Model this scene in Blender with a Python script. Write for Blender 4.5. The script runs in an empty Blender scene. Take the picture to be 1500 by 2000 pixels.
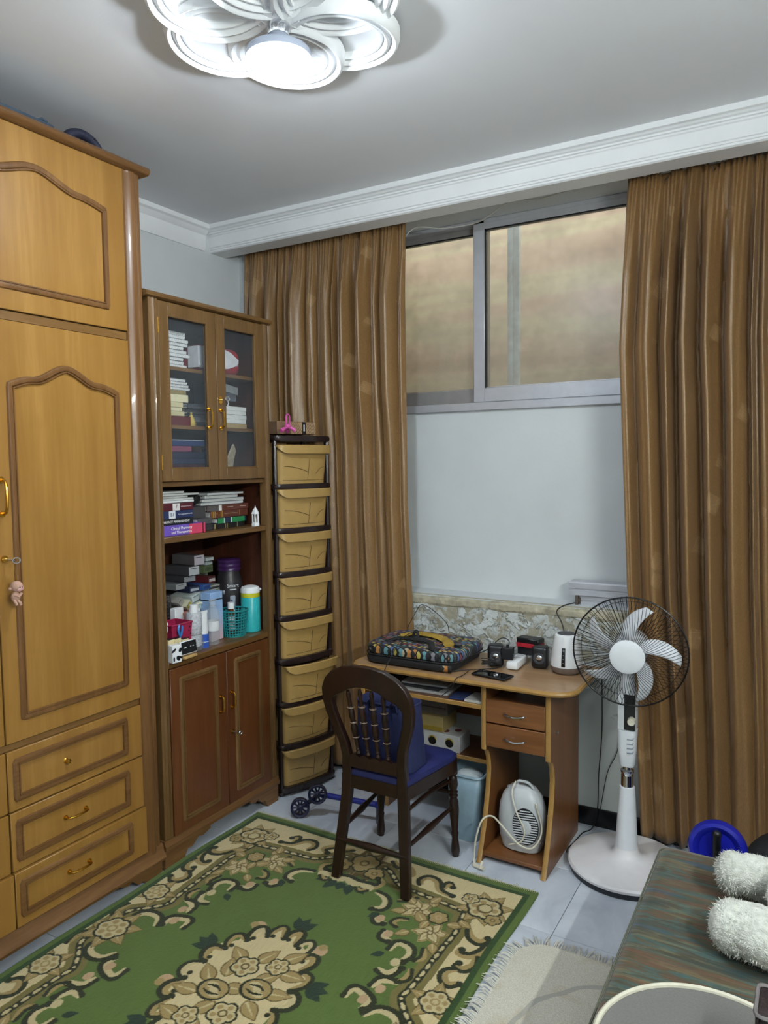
import bpy, bmesh, math, random
import numpy as np
from mathutils import Vector, Matrix
random.seed(7)
SC = bpy.context.scene
COL = SC.collection
# ------------------------------------------------------------------ camera
def camera():
    yaw, pitch, roll = .52869, -.066427, -.011791
    r = Vector((math.cos(yaw), math.sin(yaw), 0)); f = Vector((-math.sin(yaw), math.cos(yaw), 0)); u = Vector((0, 0, 1))
    f2 = math.cos(pitch)*f + math.sin(pitch)*u; u2 = -math.sin(pitch)*f + math.cos(pitch)*u
    r3 = math.cos(roll)*r + math.sin(roll)*u2; u3 = -math.sin(roll)*r + math.cos(roll)*u2
    cd = bpy.data.cameras.new('camera'); cam = bpy.data.objects.new('camera', cd); COL.objects.link(cam)
    cd.sensor_fit = 'HORIZONTAL'; cd.sensor_width = 36; cd.lens = 36*1448.2/1500; cd.clip_start = .02
    m = Matrix((r3, u3, -f2)).transposed().to_4x4(); m.translation = (0, 0, 1.65)
    cam.matrix_world = m; SC.camera = cam
camera()
# ------------------------------------------------------------------ world, exposure
W = bpy.data.worlds.new('world'); SC.world = W; W.use_nodes = True
bg = W.node_tree.nodes['Background']; bg.inputs[0].default_value = (.85, .85, .82, 1); bg.inputs[1].default_value = 1.9
SC.view_settings.view_transform = 'Standard'; SC.view_settings.look = 'None'
SC.view_settings.exposure = 0.98; SC.view_settings.gamma = 1; SC.view_settings.use_curve_mapping = False
BULB_STRENGTH = 135.0        # glowing dome of the ceiling bulb
TUBE_STRENGTH = 196.0         # fluorescent tube on the right wall
# ------------------------------------------------------------------ materials
def lin(c):
    if isinstance(c, str): c = tuple(int(c[i:i+2], 16)/255 for i in (0, 2, 4))
    return tuple(x/12.92 if x <= .04045 else ((x+.055)/1.055)**2.4 for x in c[:3])
MATS = {}
class NT:
    def __init__(s, name):
        s.m = bpy.data.materials.new(name); s.m.use_nodes = True; s.t = s.m.node_tree
        s.p = s.t.nodes['Principled BSDF']; s.out = s.t.nodes['Material Output']; s._c = None
    def n(s, t, **k):
        x = s.t.nodes.new(t)
        for a, b in k.items(): setattr(x, a, b)
        return x
    def l(s, a, b): s.t.links.new(a, b)
    def co(s, scale=(1, 1, 1), rot=(0, 0, 0), kind='Object'):
        c = s.n('ShaderNodeTexCoord'); mp = s.n('ShaderNodeMapping')
        mp.inputs['Scale'].default_value = scale; mp.inputs['Rotation'].default_value = rot
        s.l(c.outputs[kind], mp.inputs[0]); return mp.outputs[0]
    def noise(s, vec, scale, detail=3, rough=.5, dist=0):
        x = s.n('ShaderNodeTexNoise'); x.inputs['Scale'].default_value = scale; x.inputs['Detail'].default_value = detail
        x.inputs['Roughness'].default_value = rough; x.inputs['Distortion'].default_value = dist
        s.l(vec, x.inputs['Vector']); return x.outputs['Fac']
    def ramp(s, fac, stops, interp='LINEAR'):
        r = s.n('ShaderNodeValToRGB'); r.color_ramp.interpolation = interp
        e = r.color_ramp.elements
        while len(e) < len(stops): e.new(.5)
        for el, (pos, c) in zip(e, stops):
            el.position = pos; el.color = (*lin(c), 1) if not isinstance(c, float) else (c, c, c, 1)
        s.l(fac, r.inputs[0]); return r.outputs[0]
    def mix(s, fac, a, b, mode='MIX'):
        x = s.n('ShaderNodeMix', data_type='RGBA', blend_type=mode)
        for i, v in ((0, fac), (6, a), (7, b)):
            if hasattr(v, 'links'): s.l(v, x.inputs[i])
            elif i == 0: x.inputs[0].default_value = v
            else: x.inputs[i].default_value = (*lin(v), 1)
        return x.outputs[2]
    def math(s, op, a, b=0., c=None):
        x = s.n('ShaderNodeMath', operation=op)
        for i, v in enumerate((a, b) if c is None else (a, b, c)):
            if hasattr(v, 'links'): s.l(v, x.inputs[i])
            else: x.inputs[i].default_value = v
        return x.outputs[0]
    def base(s, c): 
        if hasattr(c, 'links'): s.l(c, s.p.inputs['Base Color'])
        else: s.p.inputs['Base Color'].default_value = (*lin(c), 1)
    def bump(s, h, strength=.3, dist=.01):
        b = s.n('ShaderNodeBump'); b.inputs['Strength'].default_value = strength; b.inputs['Distance'].default_value = dist
        s.l(h, b.inputs['Height']); s.l(b.outputs[0], s.p.inputs['Normal'])
    def set(s, rough=.5, metal=0, spec=.5, coat=0, sheen=0):
        s.p.inputs['Roughness'].default_value = rough; s.p.inputs['Metallic'].default_value = metal
        s.p.inputs['Specular IOR Level'].default_value = spec; s.p.inputs['Coat Weight'].default_value = coat
        s.p.inputs['Sheen Weight'].default_value = sheen
        return s.m
def mk(name, col, rough=.5, metal=0, spec=.5, var=.12, scale=25, bump=0, bscale=150, coat=0, sheen=0):
    """plain surface with slight procedural unevenness in tone and relief"""
    if name in MATS: return MATS[name]
    t = NT(name); v = t.co(); f = t.noise(v, scale, 3)
    c = lin(col); d = tuple(x*(1-var) for x in c); e = tuple(min(1, x*(1+var*.6)) for x in c)
    r = t.n('ShaderNodeValToRGB'); r.color_ramp.elements[0].position = .3; r.color_ramp.elements[1].position = .7
    r.color_ramp.elements[0].color = (*d, 1); r.color_ramp.elements[1].color = (*e, 1)
    t.l(f, r.inputs[0]); t.base(r.outputs[0])
    if bump: t.bump(t.noise(v, bscale, 2), bump, .004)
    MATS[name] = t.set(rough, metal, spec, coat, sheen); return MATS[name]
def wood(name, light, dark, axis='z', rough=.38, sc=1.0, coat=.15):
    if name in MATS: return MATS[name]
    t = NT(name)
    s = {'x': (.7, 9, 9), 'y': (9, .7, 9), 'z': (9, 9, .7)}[axis]
    s = tuple(a*sc for a in s)
    v = t.co(s); big = t.noise(v, 1.0, 5, .6, 1.1)
    fine = t.noise(t.co(tuple(a*7 for a in s)), 1.3, 3, .6)
    c = t.ramp(big, ((.32, dark), (.68, light)))
    c2 = t.mix(t.math('MULTIPLY', t.ramp(fine, ((.42, 1.0), (.6, 0.0))), .45), c, dark)
    t.base(c2); t.bump(fine, .06, .002)
    MATS[name] = t.set(rough, 0, .4, coat); return MATS[name]
# ------------------------------------------------------------------ mesh builder
class B:
    def __init__(s): s.bm = bmesh.new()
    def _xf(s, vs, m):
        if m is not None: bmesh.ops.transform(s.bm, matrix=m, verts=vs)
    def box(s, x0, x1, y0, y1, z0, z1, bev=0, seg=1, m=None):
        r = bmesh.ops.create_cube(s.bm, size=1); vs = r['verts']
        bmesh.ops.transform(s.bm, matrix=Matrix.Translation(((x0+x1)/2, (y0+y1)/2, (z0+z1)/2)) @ Matrix.Diagonal((abs(x1-x0), abs(y1-y0), abs(z1-z0), 1)), verts=vs)
        if bev:
            es = list({e for v in vs for e in v.link_edges})
            rb = bmesh.ops.bevel(s.bm, geom=es, offset=bev, segments=seg, affect='EDGES', profile=.5)
            vs = list({v for f in rb['faces'] for v in f.verts} | {v for v in vs if v.is_valid})
        s._xf(vs, m); return s
    def cube(s, c, size, rot=(0, 0, 0), bev=0, seg=1):
        from mathutils import Euler
        h = [q/2 for q in size]
        return s.box(-h[0], h[0], -h[1], h[1], -h[2], h[2], bev, seg, Matrix.Translation(c) @ Euler(rot).to_matrix().to_4x4())
    def lathe(s, prof, n=24, c=(0, 0, 0), m=None, a0=0, a1=2*math.pi):
        full = abs(a1-a0-2*math.pi) < 1e-6; rings = []; vs = []
        for r, z in prof:
            ring = []
            if r < 1e-6:
                v = s.bm.verts.new((c[0], c[1], c[2]+z)); vs.append(v); ring = [v]
            else:
                for i in range(n if full else n+1):
                    a = a0+(a1-a0)*i/n; v = s.bm.verts.new((c[0]+r*math.cos(a), c[1]+r*math.sin(a), c[2]+z)); vs.append(v); ring.append(v)
            rings.append(ring)
        for A, Bq in zip(rings, rings[1:]):
            k = max(len(A), len(Bq)); cnt = n if full else n
            for i in range(cnt):
                j = (i+1) % k if full else i+1
                if len(A) == 1 and len(Bq) == 1: continue
                if len(A) == 1: q = [A[0], Bq[i], Bq[j]]
                elif len(Bq) == 1: q = [A[i], A[j], Bq[0]]
                else: q = [A[i], A[j], Bq[j], Bq[i]]
                try: s.bm.faces.new(q)
                except ValueError: pass
        s._xf(vs, m); return s
    def cyl(s, p0, p1, r0, r1=None, n=16):
        r1 = r0 if r1 is None else r1
        p0 = Vector(p0); p1 = Vector(p1); d = p1-p0; L = d.length
        m = Matrix.Translation(p0) @ d.to_track_quat('Z', 'Y').to_matrix().to_4x4()
        return s.lathe([(0, 0), (r0, 0), (r1, L), (0, L)], n, m=m)
    def turned(s, p0, p1, prof, n=14):
        p0 = Vector(p0); p1 = Vector(p1); d = p1-p0
        m = Matrix.Translation(p0) @ d.to_track_quat('Z', 'Y').to_matrix().to_4x4()
        return s.lathe([(0, 0)]+[(r, t*d.length) for t, r in prof]+[(0, d.length)], n, m=m)
    def sphere(s, c, r, sx=1, sy=1, sz=1, n=16, m=None):
        k = n//2; prof = [(r*math.sin(math.pi*i/k), -r*math.cos(math.pi*i/k)) for i in range(k+1)]
        prof[0] = (0, -r); prof[-1] = (0, r)
        mm = Matrix.Translation(c) @ (m or Matrix.Identity(4)) @ Matrix.Diagonal((sx, sy, sz, 1))
        return s.lathe(prof, n, m=mm)
    def tube(s, pts, r, n=8, closed=False, ry=None, up=(0, 0, 1), rads=None, caps=True):
        pts = [Vector(p) for p in pts]; N = len(pts); ry = r if ry is None else ry; rings = []; pn = None
        for i, p in enumerate(pts):
            if closed: t = pts[(i+1) % N]-pts[i-1]
            else: t = pts[min(i+1, N-1)]-pts[max(i-1, 0)]
            t.normalize()
            if pn is None:
                a = Vector(up)
                if abs(t.dot(a)) > .95: a = Vector((1, 0, 0))
                nn = (a-t*a.dot(t)).normalized()
            else:
                nn = pn-t*pn.dot(t)
                nn = nn.normalized() if nn.length > 1e-6 else pn
            pn = nn; b = t.cross(nn); k = 1 if rads is None else rads[i]
            rings.append([s.bm.verts.new(p+b*(r*k*math.cos(2*math.pi*j/n))+nn*(ry*k*math.sin(2*math.pi*j/n))) for j in range(n)])
        for i in range(N if closed else N-1):
            A = rings[i]; C = rings[(i+1) % N]
            for j in range(n):
                try: s.bm.faces.new((A[j], A[(j+1) % n], C[(j+1) % n], C[j]))
                except ValueError: pass
        if not closed and caps:
            s.bm.faces.new(rings[0][::-1]); s.bm.faces.new(rings[-1])
        return s
    def prism(s, poly, axis, a, b, bev=0):
        """polygon extruded along axis; poly gives the two other coordinates in xyz order"""
        def P(q, t): return {'x': (t, q[0], q[1]), 'y': (q[0], t, q[1]), 'z': (q[0], q[1], t)}[axis]
        lo = [s.bm.verts.new(P(q, a)) for q in poly]; hi = [s.bm.verts.new(P(q, b)) for q in poly]
        n = len(poly); fs = [s.bm.faces.new(lo), s.bm.faces.new(hi[::-1])]
        for i in range(n): fs.append(s.bm.faces.new((lo[i], hi[i], hi[(i+1) % n], lo[(i+1) % n])))
        if bev:
            es = list({e for f in fs[:2] for e in f.edges})
            bmesh.ops.bevel(s.bm, geom=es, offset=bev, segments=2, affect='EDGES')
        return s
    def strip(s, rows, closed=False):
        """rows of points joined to a surface"""
        R = [[s.bm.verts.new(p) for p in row] for row in rows]
        for A, C in zip(R, R[1:]):
            for j in range(len(A)-1): s.bm.faces.new((A[j], A[j+1], C[j+1], C[j]))
            if closed: s.bm.faces.new((A[-1], A[0], C[0], C[-1]))
        return s
    def mesh(s, name, mat, smooth=40):
        bmesh.ops.recalc_face_normals(s.bm, faces=s.bm.faces)
        me = bpy.data.meshes.new(name); s.bm.to_mesh(me); s.bm.free()
        for mm in (mat if isinstance(mat, (list, tuple)) else [mat]): me.materials.append(mm)
        if smooth:
            me.polygons.foreach_set('use_smooth', [True]*len(me.polygons))
            me.set_sharp_from_angle(angle=math.radians(smooth))
        return me
    def build(s, name, mat, parent=None, smooth=40, local=False, label=None, cat=None, group=None, kind=None):
        o = bpy.data.objects.new(name, s.mesh(name, mat, smooth)); COL.objects.link(o)
        return place(o, parent, local, label, cat, group, kind)
def wm(o):
    m = Matrix.LocRotScale(o.location, o.rotation_euler, o.scale)
    if o.parent: m = wm(o.parent) @ o.matrix_parent_inverse @ m
    return m
def place(o, parent=None, local=False, label=None, cat=None, group=None, kind=None):
    if parent is not None:
        o.parent = parent
        if not local: o.matrix_parent_inverse = wm(parent).inverted()
    if label: o['label'] = label
    if cat: o['category'] = cat
    if group: o['group'] = group
    if kind: o['kind'] = kind
    return o
def T(name, label, cat, loc=(0, 0, 0), rz=0, group=None, kind=None, rot=None):
    o = bpy.data.objects.new(name, None); COL.objects.link(o); o.empty_display_size = .05
    o.location = loc; o.rotation_euler = rot if rot else (0, 0, rz)
    return place(o, None, False, label, cat, group, kind)
def dup(o, parent=None):
    c = o.copy(); COL.objects.link(c)
    if parent is not None: c.parent = parent
    for ch in o.children: dup(ch, c)
    return c
def text(s, mat, parent, size, m, name='lettering', ext=.0004, align='CENTER', sx=1.0):
    cu = bpy.data.curves.new(name, 'FONT'); cu.body = s; cu.size = size; cu.extrude = ext; cu.align_x = align; cu.align_y = 'CENTER'; cu.resolution_u = 2
    to = bpy.data.objects.new(name, cu); me = bpy.data.meshes.new_from_object(to); bpy.data.objects.remove(to)
    me.transform(m @ Matrix.Diagonal((sx, 1, 1, 1))); me.materials.clear(); me.materials.append(mat); me.name = name
    o = bpy.data.objects.new(name, me); COL.objects.link(o); return place(o, parent)
def facex(x, y, z):   # text plane facing +x, reading along +y
    return Matrix(((0, 0, 1, x), (1, 0, 0, y), (0, 1, 0, z), (0, 0, 0, 1)))
def bez(pts, n=10):
    """smooth Catmull-Rom curve through points"""
    P = [Vector(p) for p in pts]; P = [2*P[0]-P[1]]+P+[2*P[-1]-P[-2]]; out = []
    for i in range(1, len(P)-2):
        for k in range(n):
            t = k/n; a, b, c, d = P[i-1:i+3]
            out.append(.5*((2*b)+(-a+c)*t+(2*a-5*b+4*c-d)*t*t+(-a+3*b-3*c+d)*t**3))
    return out+[P[-2]]
# ================================================================== SETTING
m_wall = mk('wall_paint', 'd2d7d9', .75, var=.05, scale=3, bump=.12, bscale=60)
m_ceil = mk('ceiling_paint', 'eaecf0', .8, var=.03, scale=2, bump=.05)
m_plaster = mk('white_plaster', 'eef0f2', .55, var=.03, scale=8)
m_black = mk('black_gloss_tile', '15161a', .25)
m_alu = mk('aluminium', 'c3c5cc', .35, .35, var=.05)
m_alu_d = mk('aluminium_dull', '9a9796', .4, .3, var=.08)
m_white = mk('white_plastic', 'e8eaec', .35, var=.04)
m_cream_p = mk('cream_plastic', 'd9d3c0', .4, var=.05)
m_blackp = mk('black_plastic', '16171b', .35, var=.1)
m_darkgrey = mk('dark_grey_plastic', '3a3b40', .45)
m_brass = mk('brass', 'd9a441', .25, 1.0, var=.05)
m_chrome = mk('chrome', 'd8dadd', .12, 1.0, var=.03)
m_paper = mk('paper', 'dadbd6', .8, var=.08, scale=60)
m_paper_y = mk('yellowed_paper', 'cfc69f', .8, var=.1, scale=60)
def wall_lower():
    t = NT('peeling_wall'); v = t.co()
    geo = t.n('ShaderNodeNewGeometry'); sep = t.n('ShaderNodeSeparateXYZ'); t.l(geo.outputs['Position'], sep.inputs[0])
    z = sep.outputs[2]; x = sep.outputs[0]
    n1 = t.noise(v, 7, 6, .62, .4); n2 = t.noise(v, 24, 5, .6, .3); n3 = t.noise(v, 3.2, 5, .6, .5)
    # damp band directly below the sill where the paint has flaked away
    lift = t.math('SMOOTH_MIN', t.math('MULTIPLY', t.math('SUBTRACT', z, .52), 2.6), 1.0, .3)
    lift = t.math('MAXIMUM', lift, -.32)
    k = t.math('ADD', t.math('MULTIPLY', lift, .34), n1)
    peel = t.ramp(k, ((.62, 0.0), (.66, 1.0)))
    deep = t.ramp(n2, ((.47, 0.0), (.53, 1.0)))
    spot = t.ramp(n3, ((.63, 0.0), (.66, 1.0)))
    paint = t.mix(t.noise(v, 5, 3), 'a9b1ae', 'bcc3c0')
    plast = t.mix(deep, 'c3c9c6', 'a8a491')
    c = t.mix(peel, paint, plast); c = t.mix(t.math('MULTIPLY', spot, .7), c, '8a897c')
    crust = t.math('MULTIPLY', t.ramp(t.noise(v, 11, 5, .65, .3), ((.52, 0.0), (.55, 1.0))), peel)
    c = t.mix(crust, c, 'd3d9d8')
    t.base(c)
    t.bump(t.math('ADD', t.math('MULTIPLY', peel, t.math('MULTIPLY', n2, -1.2)), t.math('MULTIPLY', crust, .9)), .9, .012)
    return t.set(.85)
m_peel = wall_lower()
YW, YR, ZS, ZL, ZC = 3.285, 3.49, .982, 2.845, 2.915
XL, XR, YB = -2.85, 1.0, -1.3
b = B(); b.box(XL-.1, XL, YB-.1, YW+.4, 0, ZC); b.build('wall_left', m_wall, kind='structure')
b = B(); b.box(XR, XR+.1, YB-.1, YW+.4, 0, ZC); b.build('wall_right', m_wall, kind='structure')
b = B(); b.box(XL, XR, YB-.1, YB, 0, ZC); b.build('wall_front', m_wall, kind='structure')
b = B(); b.box(XL-.1, XR+.1, YB-.1, 3.62, ZC, ZC+.1); b.build('ceiling', m_ceil, kind='structure')
wl = T('wall_back', None, None, (0, YW, 0), kind='structure')
b = B(); b.box(XL, XR, YW, 3.62, 0, ZS-.03); b.build('lower_wall', m_peel, wl)
b = B(); b.box(-2.12, -.45, YR, 3.62, ZS-.03, 1.905); b.build('recess_panel', m_wall, wl)
b = B(); b.box(XL, -2.12, YW, 3.62, ZS-.03, ZC); b.box(-.45, XR, YW, 3.62, ZS-.03, ZC); b.build('pier', m_wall, wl)
b = B(); b.box(-2.12, -.45, YW, 3.62, ZL, ZC); b.build('lintel', m_wall, wl)
# window sill with a broken plaster nosing
def sill():
    m_s = mk('chipped_plaster', 'b4ae98', .85, var=.3, scale=30, bump=.8, bscale=40)
    s = T('trim_3', None, None, (-1.3, YW, ZS), kind='structure')
    b = B(); b.box(-2.12, -.45, YW+.02, YR, ZS-.03, ZS); b.build('sill_slab', m_wall, s)
    rows = []; rnd = random.Random(3); n = 160
    for i in range(n+1):
        x = -2.12+1.67*i/n
        j = lambda a: rnd.uniform(-a, a)
        s1 = math.sin(x*17)*.5+math.sin(x*41+1)*.5; s2 = math.sin(x*23+2)*.6+math.sin(x*67)*.4; rows.append([(x, YW+.06, ZS+.0008), (x, YW+.030+.010*s2+j(.003), ZS+.0004), (x, YW+.006+.005*s1+j(.002), ZS-.004+j(.0015)), (x, YW-.004+.003*s2+j(.002), ZS-.012+j(.002)), (x, YW-.005+.003*s1+j(.002), ZS-.034+.004*s2+j(.003)), (x, YW-.001, ZS-.042+.006*s1), (x, YW+.004, ZS-.044+.006*s1)])
    b = B(); b.strip(rows); b.build('broken_edge', m_s, s, smooth=20)
sill()
b = B(); b.box(XL, XR, YW-.012, YW, 0, .083, .002); b.build('baseboard_back', m_black, kind='structure')
b = B(); b.box(XL, XL+.012, YB, YW-.014, 0, .083, .002); b.build('baseboard_left', m_black, kind='structure')
# pelmet cornice on the window side and its return along the left wall
def cornice(o, sgn):
    P = [(.12, 2.785), (.012, 2.785), (.004, 2.790), (.004, 2.797), (-.001, 2.799), (-.001, 2.806), (-.006, 2.809), (-.008, 2.862), (-.014, 2.866), (-.014, 2.872), (-.022, 2.874), (-.022, 2.881), (-.032, 2.884), (-.038, 2.890), (-.05, 2.893), (-.05, 2.915), (.12, 2.915)]
    return [(o+sgn*d, z) for d, z in P]
b = B(); b.prism(cornice(3.05, 1), 'x', XL, XR); b.build('trim_1', m_plaster, kind='structure', smooth=20)
P = [(XL+.001 if d > 0 else XL-.012+ -d, z) for d, z in cornice(0, 1)]
b = B(); b.prism([(XL, 2.785), (XL+.006, 2.785), (XL+.010, 2.795), (XL+.014, 2.806), (XL+.016, 2.862), (XL+.022, 2.868), (XL+.030, 2.876), (XL+.036, 2.886), (XL+.05, 2.893), (XL+.05, 2.915), (XL, 2.915)], 'y', YB, 3.01); b.build('trim_2', m_plaster, kind='structure', smooth=20)
# floor: screed plus single tiles
fl = T('floor', None, None, (0, 0, 0), kind='structure')
m_grout = mk('grout', '6d7074', .9)
b = B(); b.box(XL, XR, YB, YW, -.05, -.004); b.build('screed', m_grout, fl)
def tile_mat():
    t = NT('floor_tile'); v = t.co(); n = t.noise(v, 2.2, 6, .6, 1.2)
    t.base(t.ramp(n, ((.35, 'b4bcc9'), (.55, 'ccd3dd'), (.7, 'd6dce4')))); return t.set(.22, 0, .5)
m_tile = tile_mat(); TS = .4315
bt = B(); bt.box(-TS/2+.0012, TS/2-.0012, -TS/2+.0012, TS/2-.0012, -.004, 0, .0008); tile_me = bt.mesh('tile', m_tile)
xs = [-.762+TS*k for k in range(-5, 5)]; ys = [2.432+TS*k for k in range(-9, 3)]
for x0 in xs:
    for y0 in ys:
        a, c = max(x0, XL), min(x0+TS, XR); d, e = max(y0, YB), min(y0+TS, YW)
        if c-a < .02 or e-d < .02: continue
        if c-a > TS-1e-4 and e-d > TS-1e-4:
            o = bpy.data.objects.new('tile', tile_me); COL.objects.link(o); o.location = (x0+TS/2, y0+TS/2, 0); place(o, fl)
        else:
            b = B(); b.box(a+.0012, c-.0012, d+.0012, e-.0012, -.004, 0, .0008); b.build('tile', m_tile, fl)
# ------------------------------------------------------------------ window
def glass_mat(name, tint, amount):
    t = NT(name); nt = t.t; nt.nodes.remove(t.p)
    tr = t.n('ShaderNodeBsdfTransparent'); df = t.n('ShaderNodeBsdfDiffuse'); gl = t.n('ShaderNodeBsdfGlossy'); gl.inputs['Roughness'].default_value = .3
    v = t.co(); n = t.noise(v, 6, 5, .6); d = t.ramp(n, ((.4, amount*.8), (.7, min(1., amount*1.25))))
    df.inputs[0].default_value = (*lin(tint), 1); gl.inputs[0].default_value = (.9, .95, 1, 1)
    m1 = t.n('ShaderNodeMixShader'); m2 = t.n('ShaderNodeMixShader'); t.l(d, m1.inputs[0]); t.l(tr.outputs[0], m1.inputs[1]); t.l(df.outputs[0], m1.inputs[2])
    m2.inputs[0].default_value = .012; t.l(m1.outputs[0], m2.inputs[1]); t.l(gl.outputs[0], m2.inputs[2]); t.l(m2.outputs[0], t.out.inputs[0])
    return t.m
m_frost = glass_mat('dusty_glass', 'b3ab98', .30)
m_glass = glass_mat('clear_glass', 'aab4bd', .05)
def window():
    w = T('window_1', None, None, (-1.3, YR, 1.905), kind='structure')
    b = B(); b.box(-2.12, -.45, 3.47, 3.60, 1.905, 1.945, .003); b.box(-2.12, -.45, 3.49, 3.60, ZL-.022, ZL-.001, .002)
    b.box(-2.12, -2.09, 3.49, 3.60, 1.945, ZL-.022, .002); b.box(-.48, -.45, 3.49, 3.60, 1.945, ZL-.022, .002); b.build('outer_frame', m_alu, w)
    def sash(x0, x1, y, st0, st1, z0, z1, mat):
        b = B(); b.box(x0, x1, y, y+.035, z0, z0+.072, .003); b.box(x0, x1, y, y+.035, z1-.045, z1, .003)
        b.box(x0, x0+st0, y-.002, y+.037, z0, z1, .003); b.box(x1-st1, x1, y, y+.035, z0, z1, .003)
        b.box(x0+st0, x1-st1, y+.012, y+.022, z0+.068, z0+.076); 
        s = b.build('sash', mat, w)
        g = B(); g.box(x0+st0, x1-st1, y+.015, y+.02, z0+.07, z1-.04); g.build('pane', m_frost, s)
        bb = B(); bb.box(x0+st0, x0+st0+.006, y+.001, y+.026, z0+.07, z1-.04); bb.box(x0+st0, x1-st1, y+.001, y+.026, z1-.051, z1-.044); bb.build('rubber_seal', m_black, s)
    sash(-1.507, -.48, 3.492, .061, .05, 1.947, 2.838, m_alu)
    sash(-2.09, -1.45, 3.54, .05, .05, 1.947, 2.838, m_alu_d)
window()
# the narrow light shaft behind the window
m_shaft = NT('shaft_render')
_v = m_shaft.co((.12, .5, 2.0), (0, .04, 0)); _n = m_shaft.noise(_v, 3, 3, .5, .2)
m_shaft.base(m_shaft.ramp(_n, ((.3, 'c4ae98'), (.45, 'd4c1ac'), (.55, 'd6cfb0'), (.68, 'c6b6a4')))); m_shaft = m_shaft.set(.9)
b = B(); b.box(-2.6, 0, 4.15, 4.25, 1.2, 3.6); b.box(-2.6, -2.5, 3.62, 4.15, 1.2, 3.6); b.box(-.1, 0, 3.62, 4.15, 1.2, 3.6); b.box(-2.6, 0, 3.62, 4.25, 1.1, 1.2)
b.build('wall_outside', m_shaft, kind='structure', smooth=0)
m_post = mk('pale_blue_paint', 'dcebf2', .5)
b = B(); b.box(-1.415, -1.385, 3.72, 3.76, 1.2, 3.3, .004, 2); b.box(-1.385, -1.352, 3.725, 3.755, 1.2, 3.3, .004, 2)
b.build('drain_post', m_post, label='pale blue vertical post outside behind the right window pane', cat='post')
m_wire = mk('white_wire', 'c9c8c2', .6)
b = B(); b.tube(bez([(-1.83, 3.30, 2.72), (-1.74, 3.31, 2.80), (-1.60, 3.36, 2.79), (-1.42, 3.37, 2.795), (-1.24, 3.30, 2.835), (-1.1, 3.31, 2.825), (-.9, 3.30, 2.838), (-.80, 3.30, 2.836)], 8), .003, 6)
b.build('lamp_wire', m_wire, label='thin pale wire strung along the top of the window', cat='wire')
# ------------------------------------------------------------------ ceiling rose and bulb
LX, LY = -1.32, 1.71
def rose():
    r = T('ceiling_rose', 'white plaster ceiling rose of six overlapping ridged rings', 'ceiling rose', (LX, LY, ZC))
    prof = [(.175, 0), (.176, .020), (.172, .034), (.164, .041), (.156, .036), (.153, .027), (.150, .027), (.145, .035), (.139, .037), (.133, .031), (.130, .022), (.127, .022), (.123, .028), (.118, .028), (.114, .018), (.108, .010), (.06, .006), (0, .005)]
    for k in range(6):
        a = math.radians(60*k)
        m = Matrix.Translation((LX+.19*math.cos(a), LY+.19*math.sin(a), ZC-.011)) @ Matrix.Rotation(a, 4, 'Z') @ Matrix.Rotation(math.radians(3.6), 4, 'X') @ Matrix.Diagonal((1, 1, -1, 1))
        b = B(); b.lathe(prof, 56, m=m); b.build('ring', m_plaster, r)
    b = B(); b.lathe([(0, ZC-.05), (.04, ZC-.05), (.06, ZC-.044), (.065, ZC-.02), (.065, ZC)], 28, (LX, LY, 0)); b.build('boss', m_plaster, r)
rose()
def bulb():
    r = T('ceiling_bulb', 'large glowing white LED bulb hanging from the ceiling rose', 'light bulb', (LX, LY, ZC-.05))
    m_bb = mk('bulb_housing', 'aeb6c8', .3, var=.03)
    b = B(); b.lathe([(0, 2.865), (.032, 2.865), (.034, 2.85), (.030, 2.835), (.0, 2.835)], 20, (LX, LY, 0)); b.build('socket', m_chrome, r)
    b = B(); b.lathe([(0, 2.838), (.026, 2.838), (.030, 2.828), (.05, 2.812), (.075, 2.80), (.088, 2.793), (.0915, 2.786), (.0915, 2.772), (.0875, 2.770), (.0855, 2.775), (0, 2.775)], 32, (LX, LY, 0)); b.build('housing', m_bb, r)
    t = NT('bulb_glow'); t.p.inputs['Base Color'].default_value = (1, 1, 1, 1)
    t.p.inputs['Emission Color'].default_value = (.82, .91, 1, 1); t.p.inputs['Emission Strength'].default_value = BULB_STRENGTH
    b = B(); b.lathe([(.085, 2.7745), (.082, 2.762), (.070, 2.744), (.050, 2.731), (.025, 2.724), (0, 2.722)], 32, (LX, LY, 0)); b.build('diffuser', t.m, r)
bulb()
def tube_lamp():
    r = T('tube_lamp', 'white fluorescent tube lamp fixed on the right wall', 'lamp', (XR, .7, 2.20))
    b = B(); b.box(XR-.035, XR-.001, .08, 1.32, 2.22, 2.27, .004); b.box(XR-.06, XR-.001, .085, .115, 2.18, 2.25, .004); b.box(XR-.06, XR-.001, 1.285, 1.315, 2.18, 2.25, .004); b.build('batten', m_white, r)
    t = NT('tube_glow'); t.p.inputs['Emission Color'].default_value = (.95, 1, .95, 1); t.p.inputs['Emission Strength'].default_value = TUBE_STRENGTH
    b = B(); b.cyl((XR-.045, .116, 2.20), (XR-.045, 1.284, 2.20), .014, n=14); b.build('tube', t.m, r)
tube_lamp()
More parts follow.
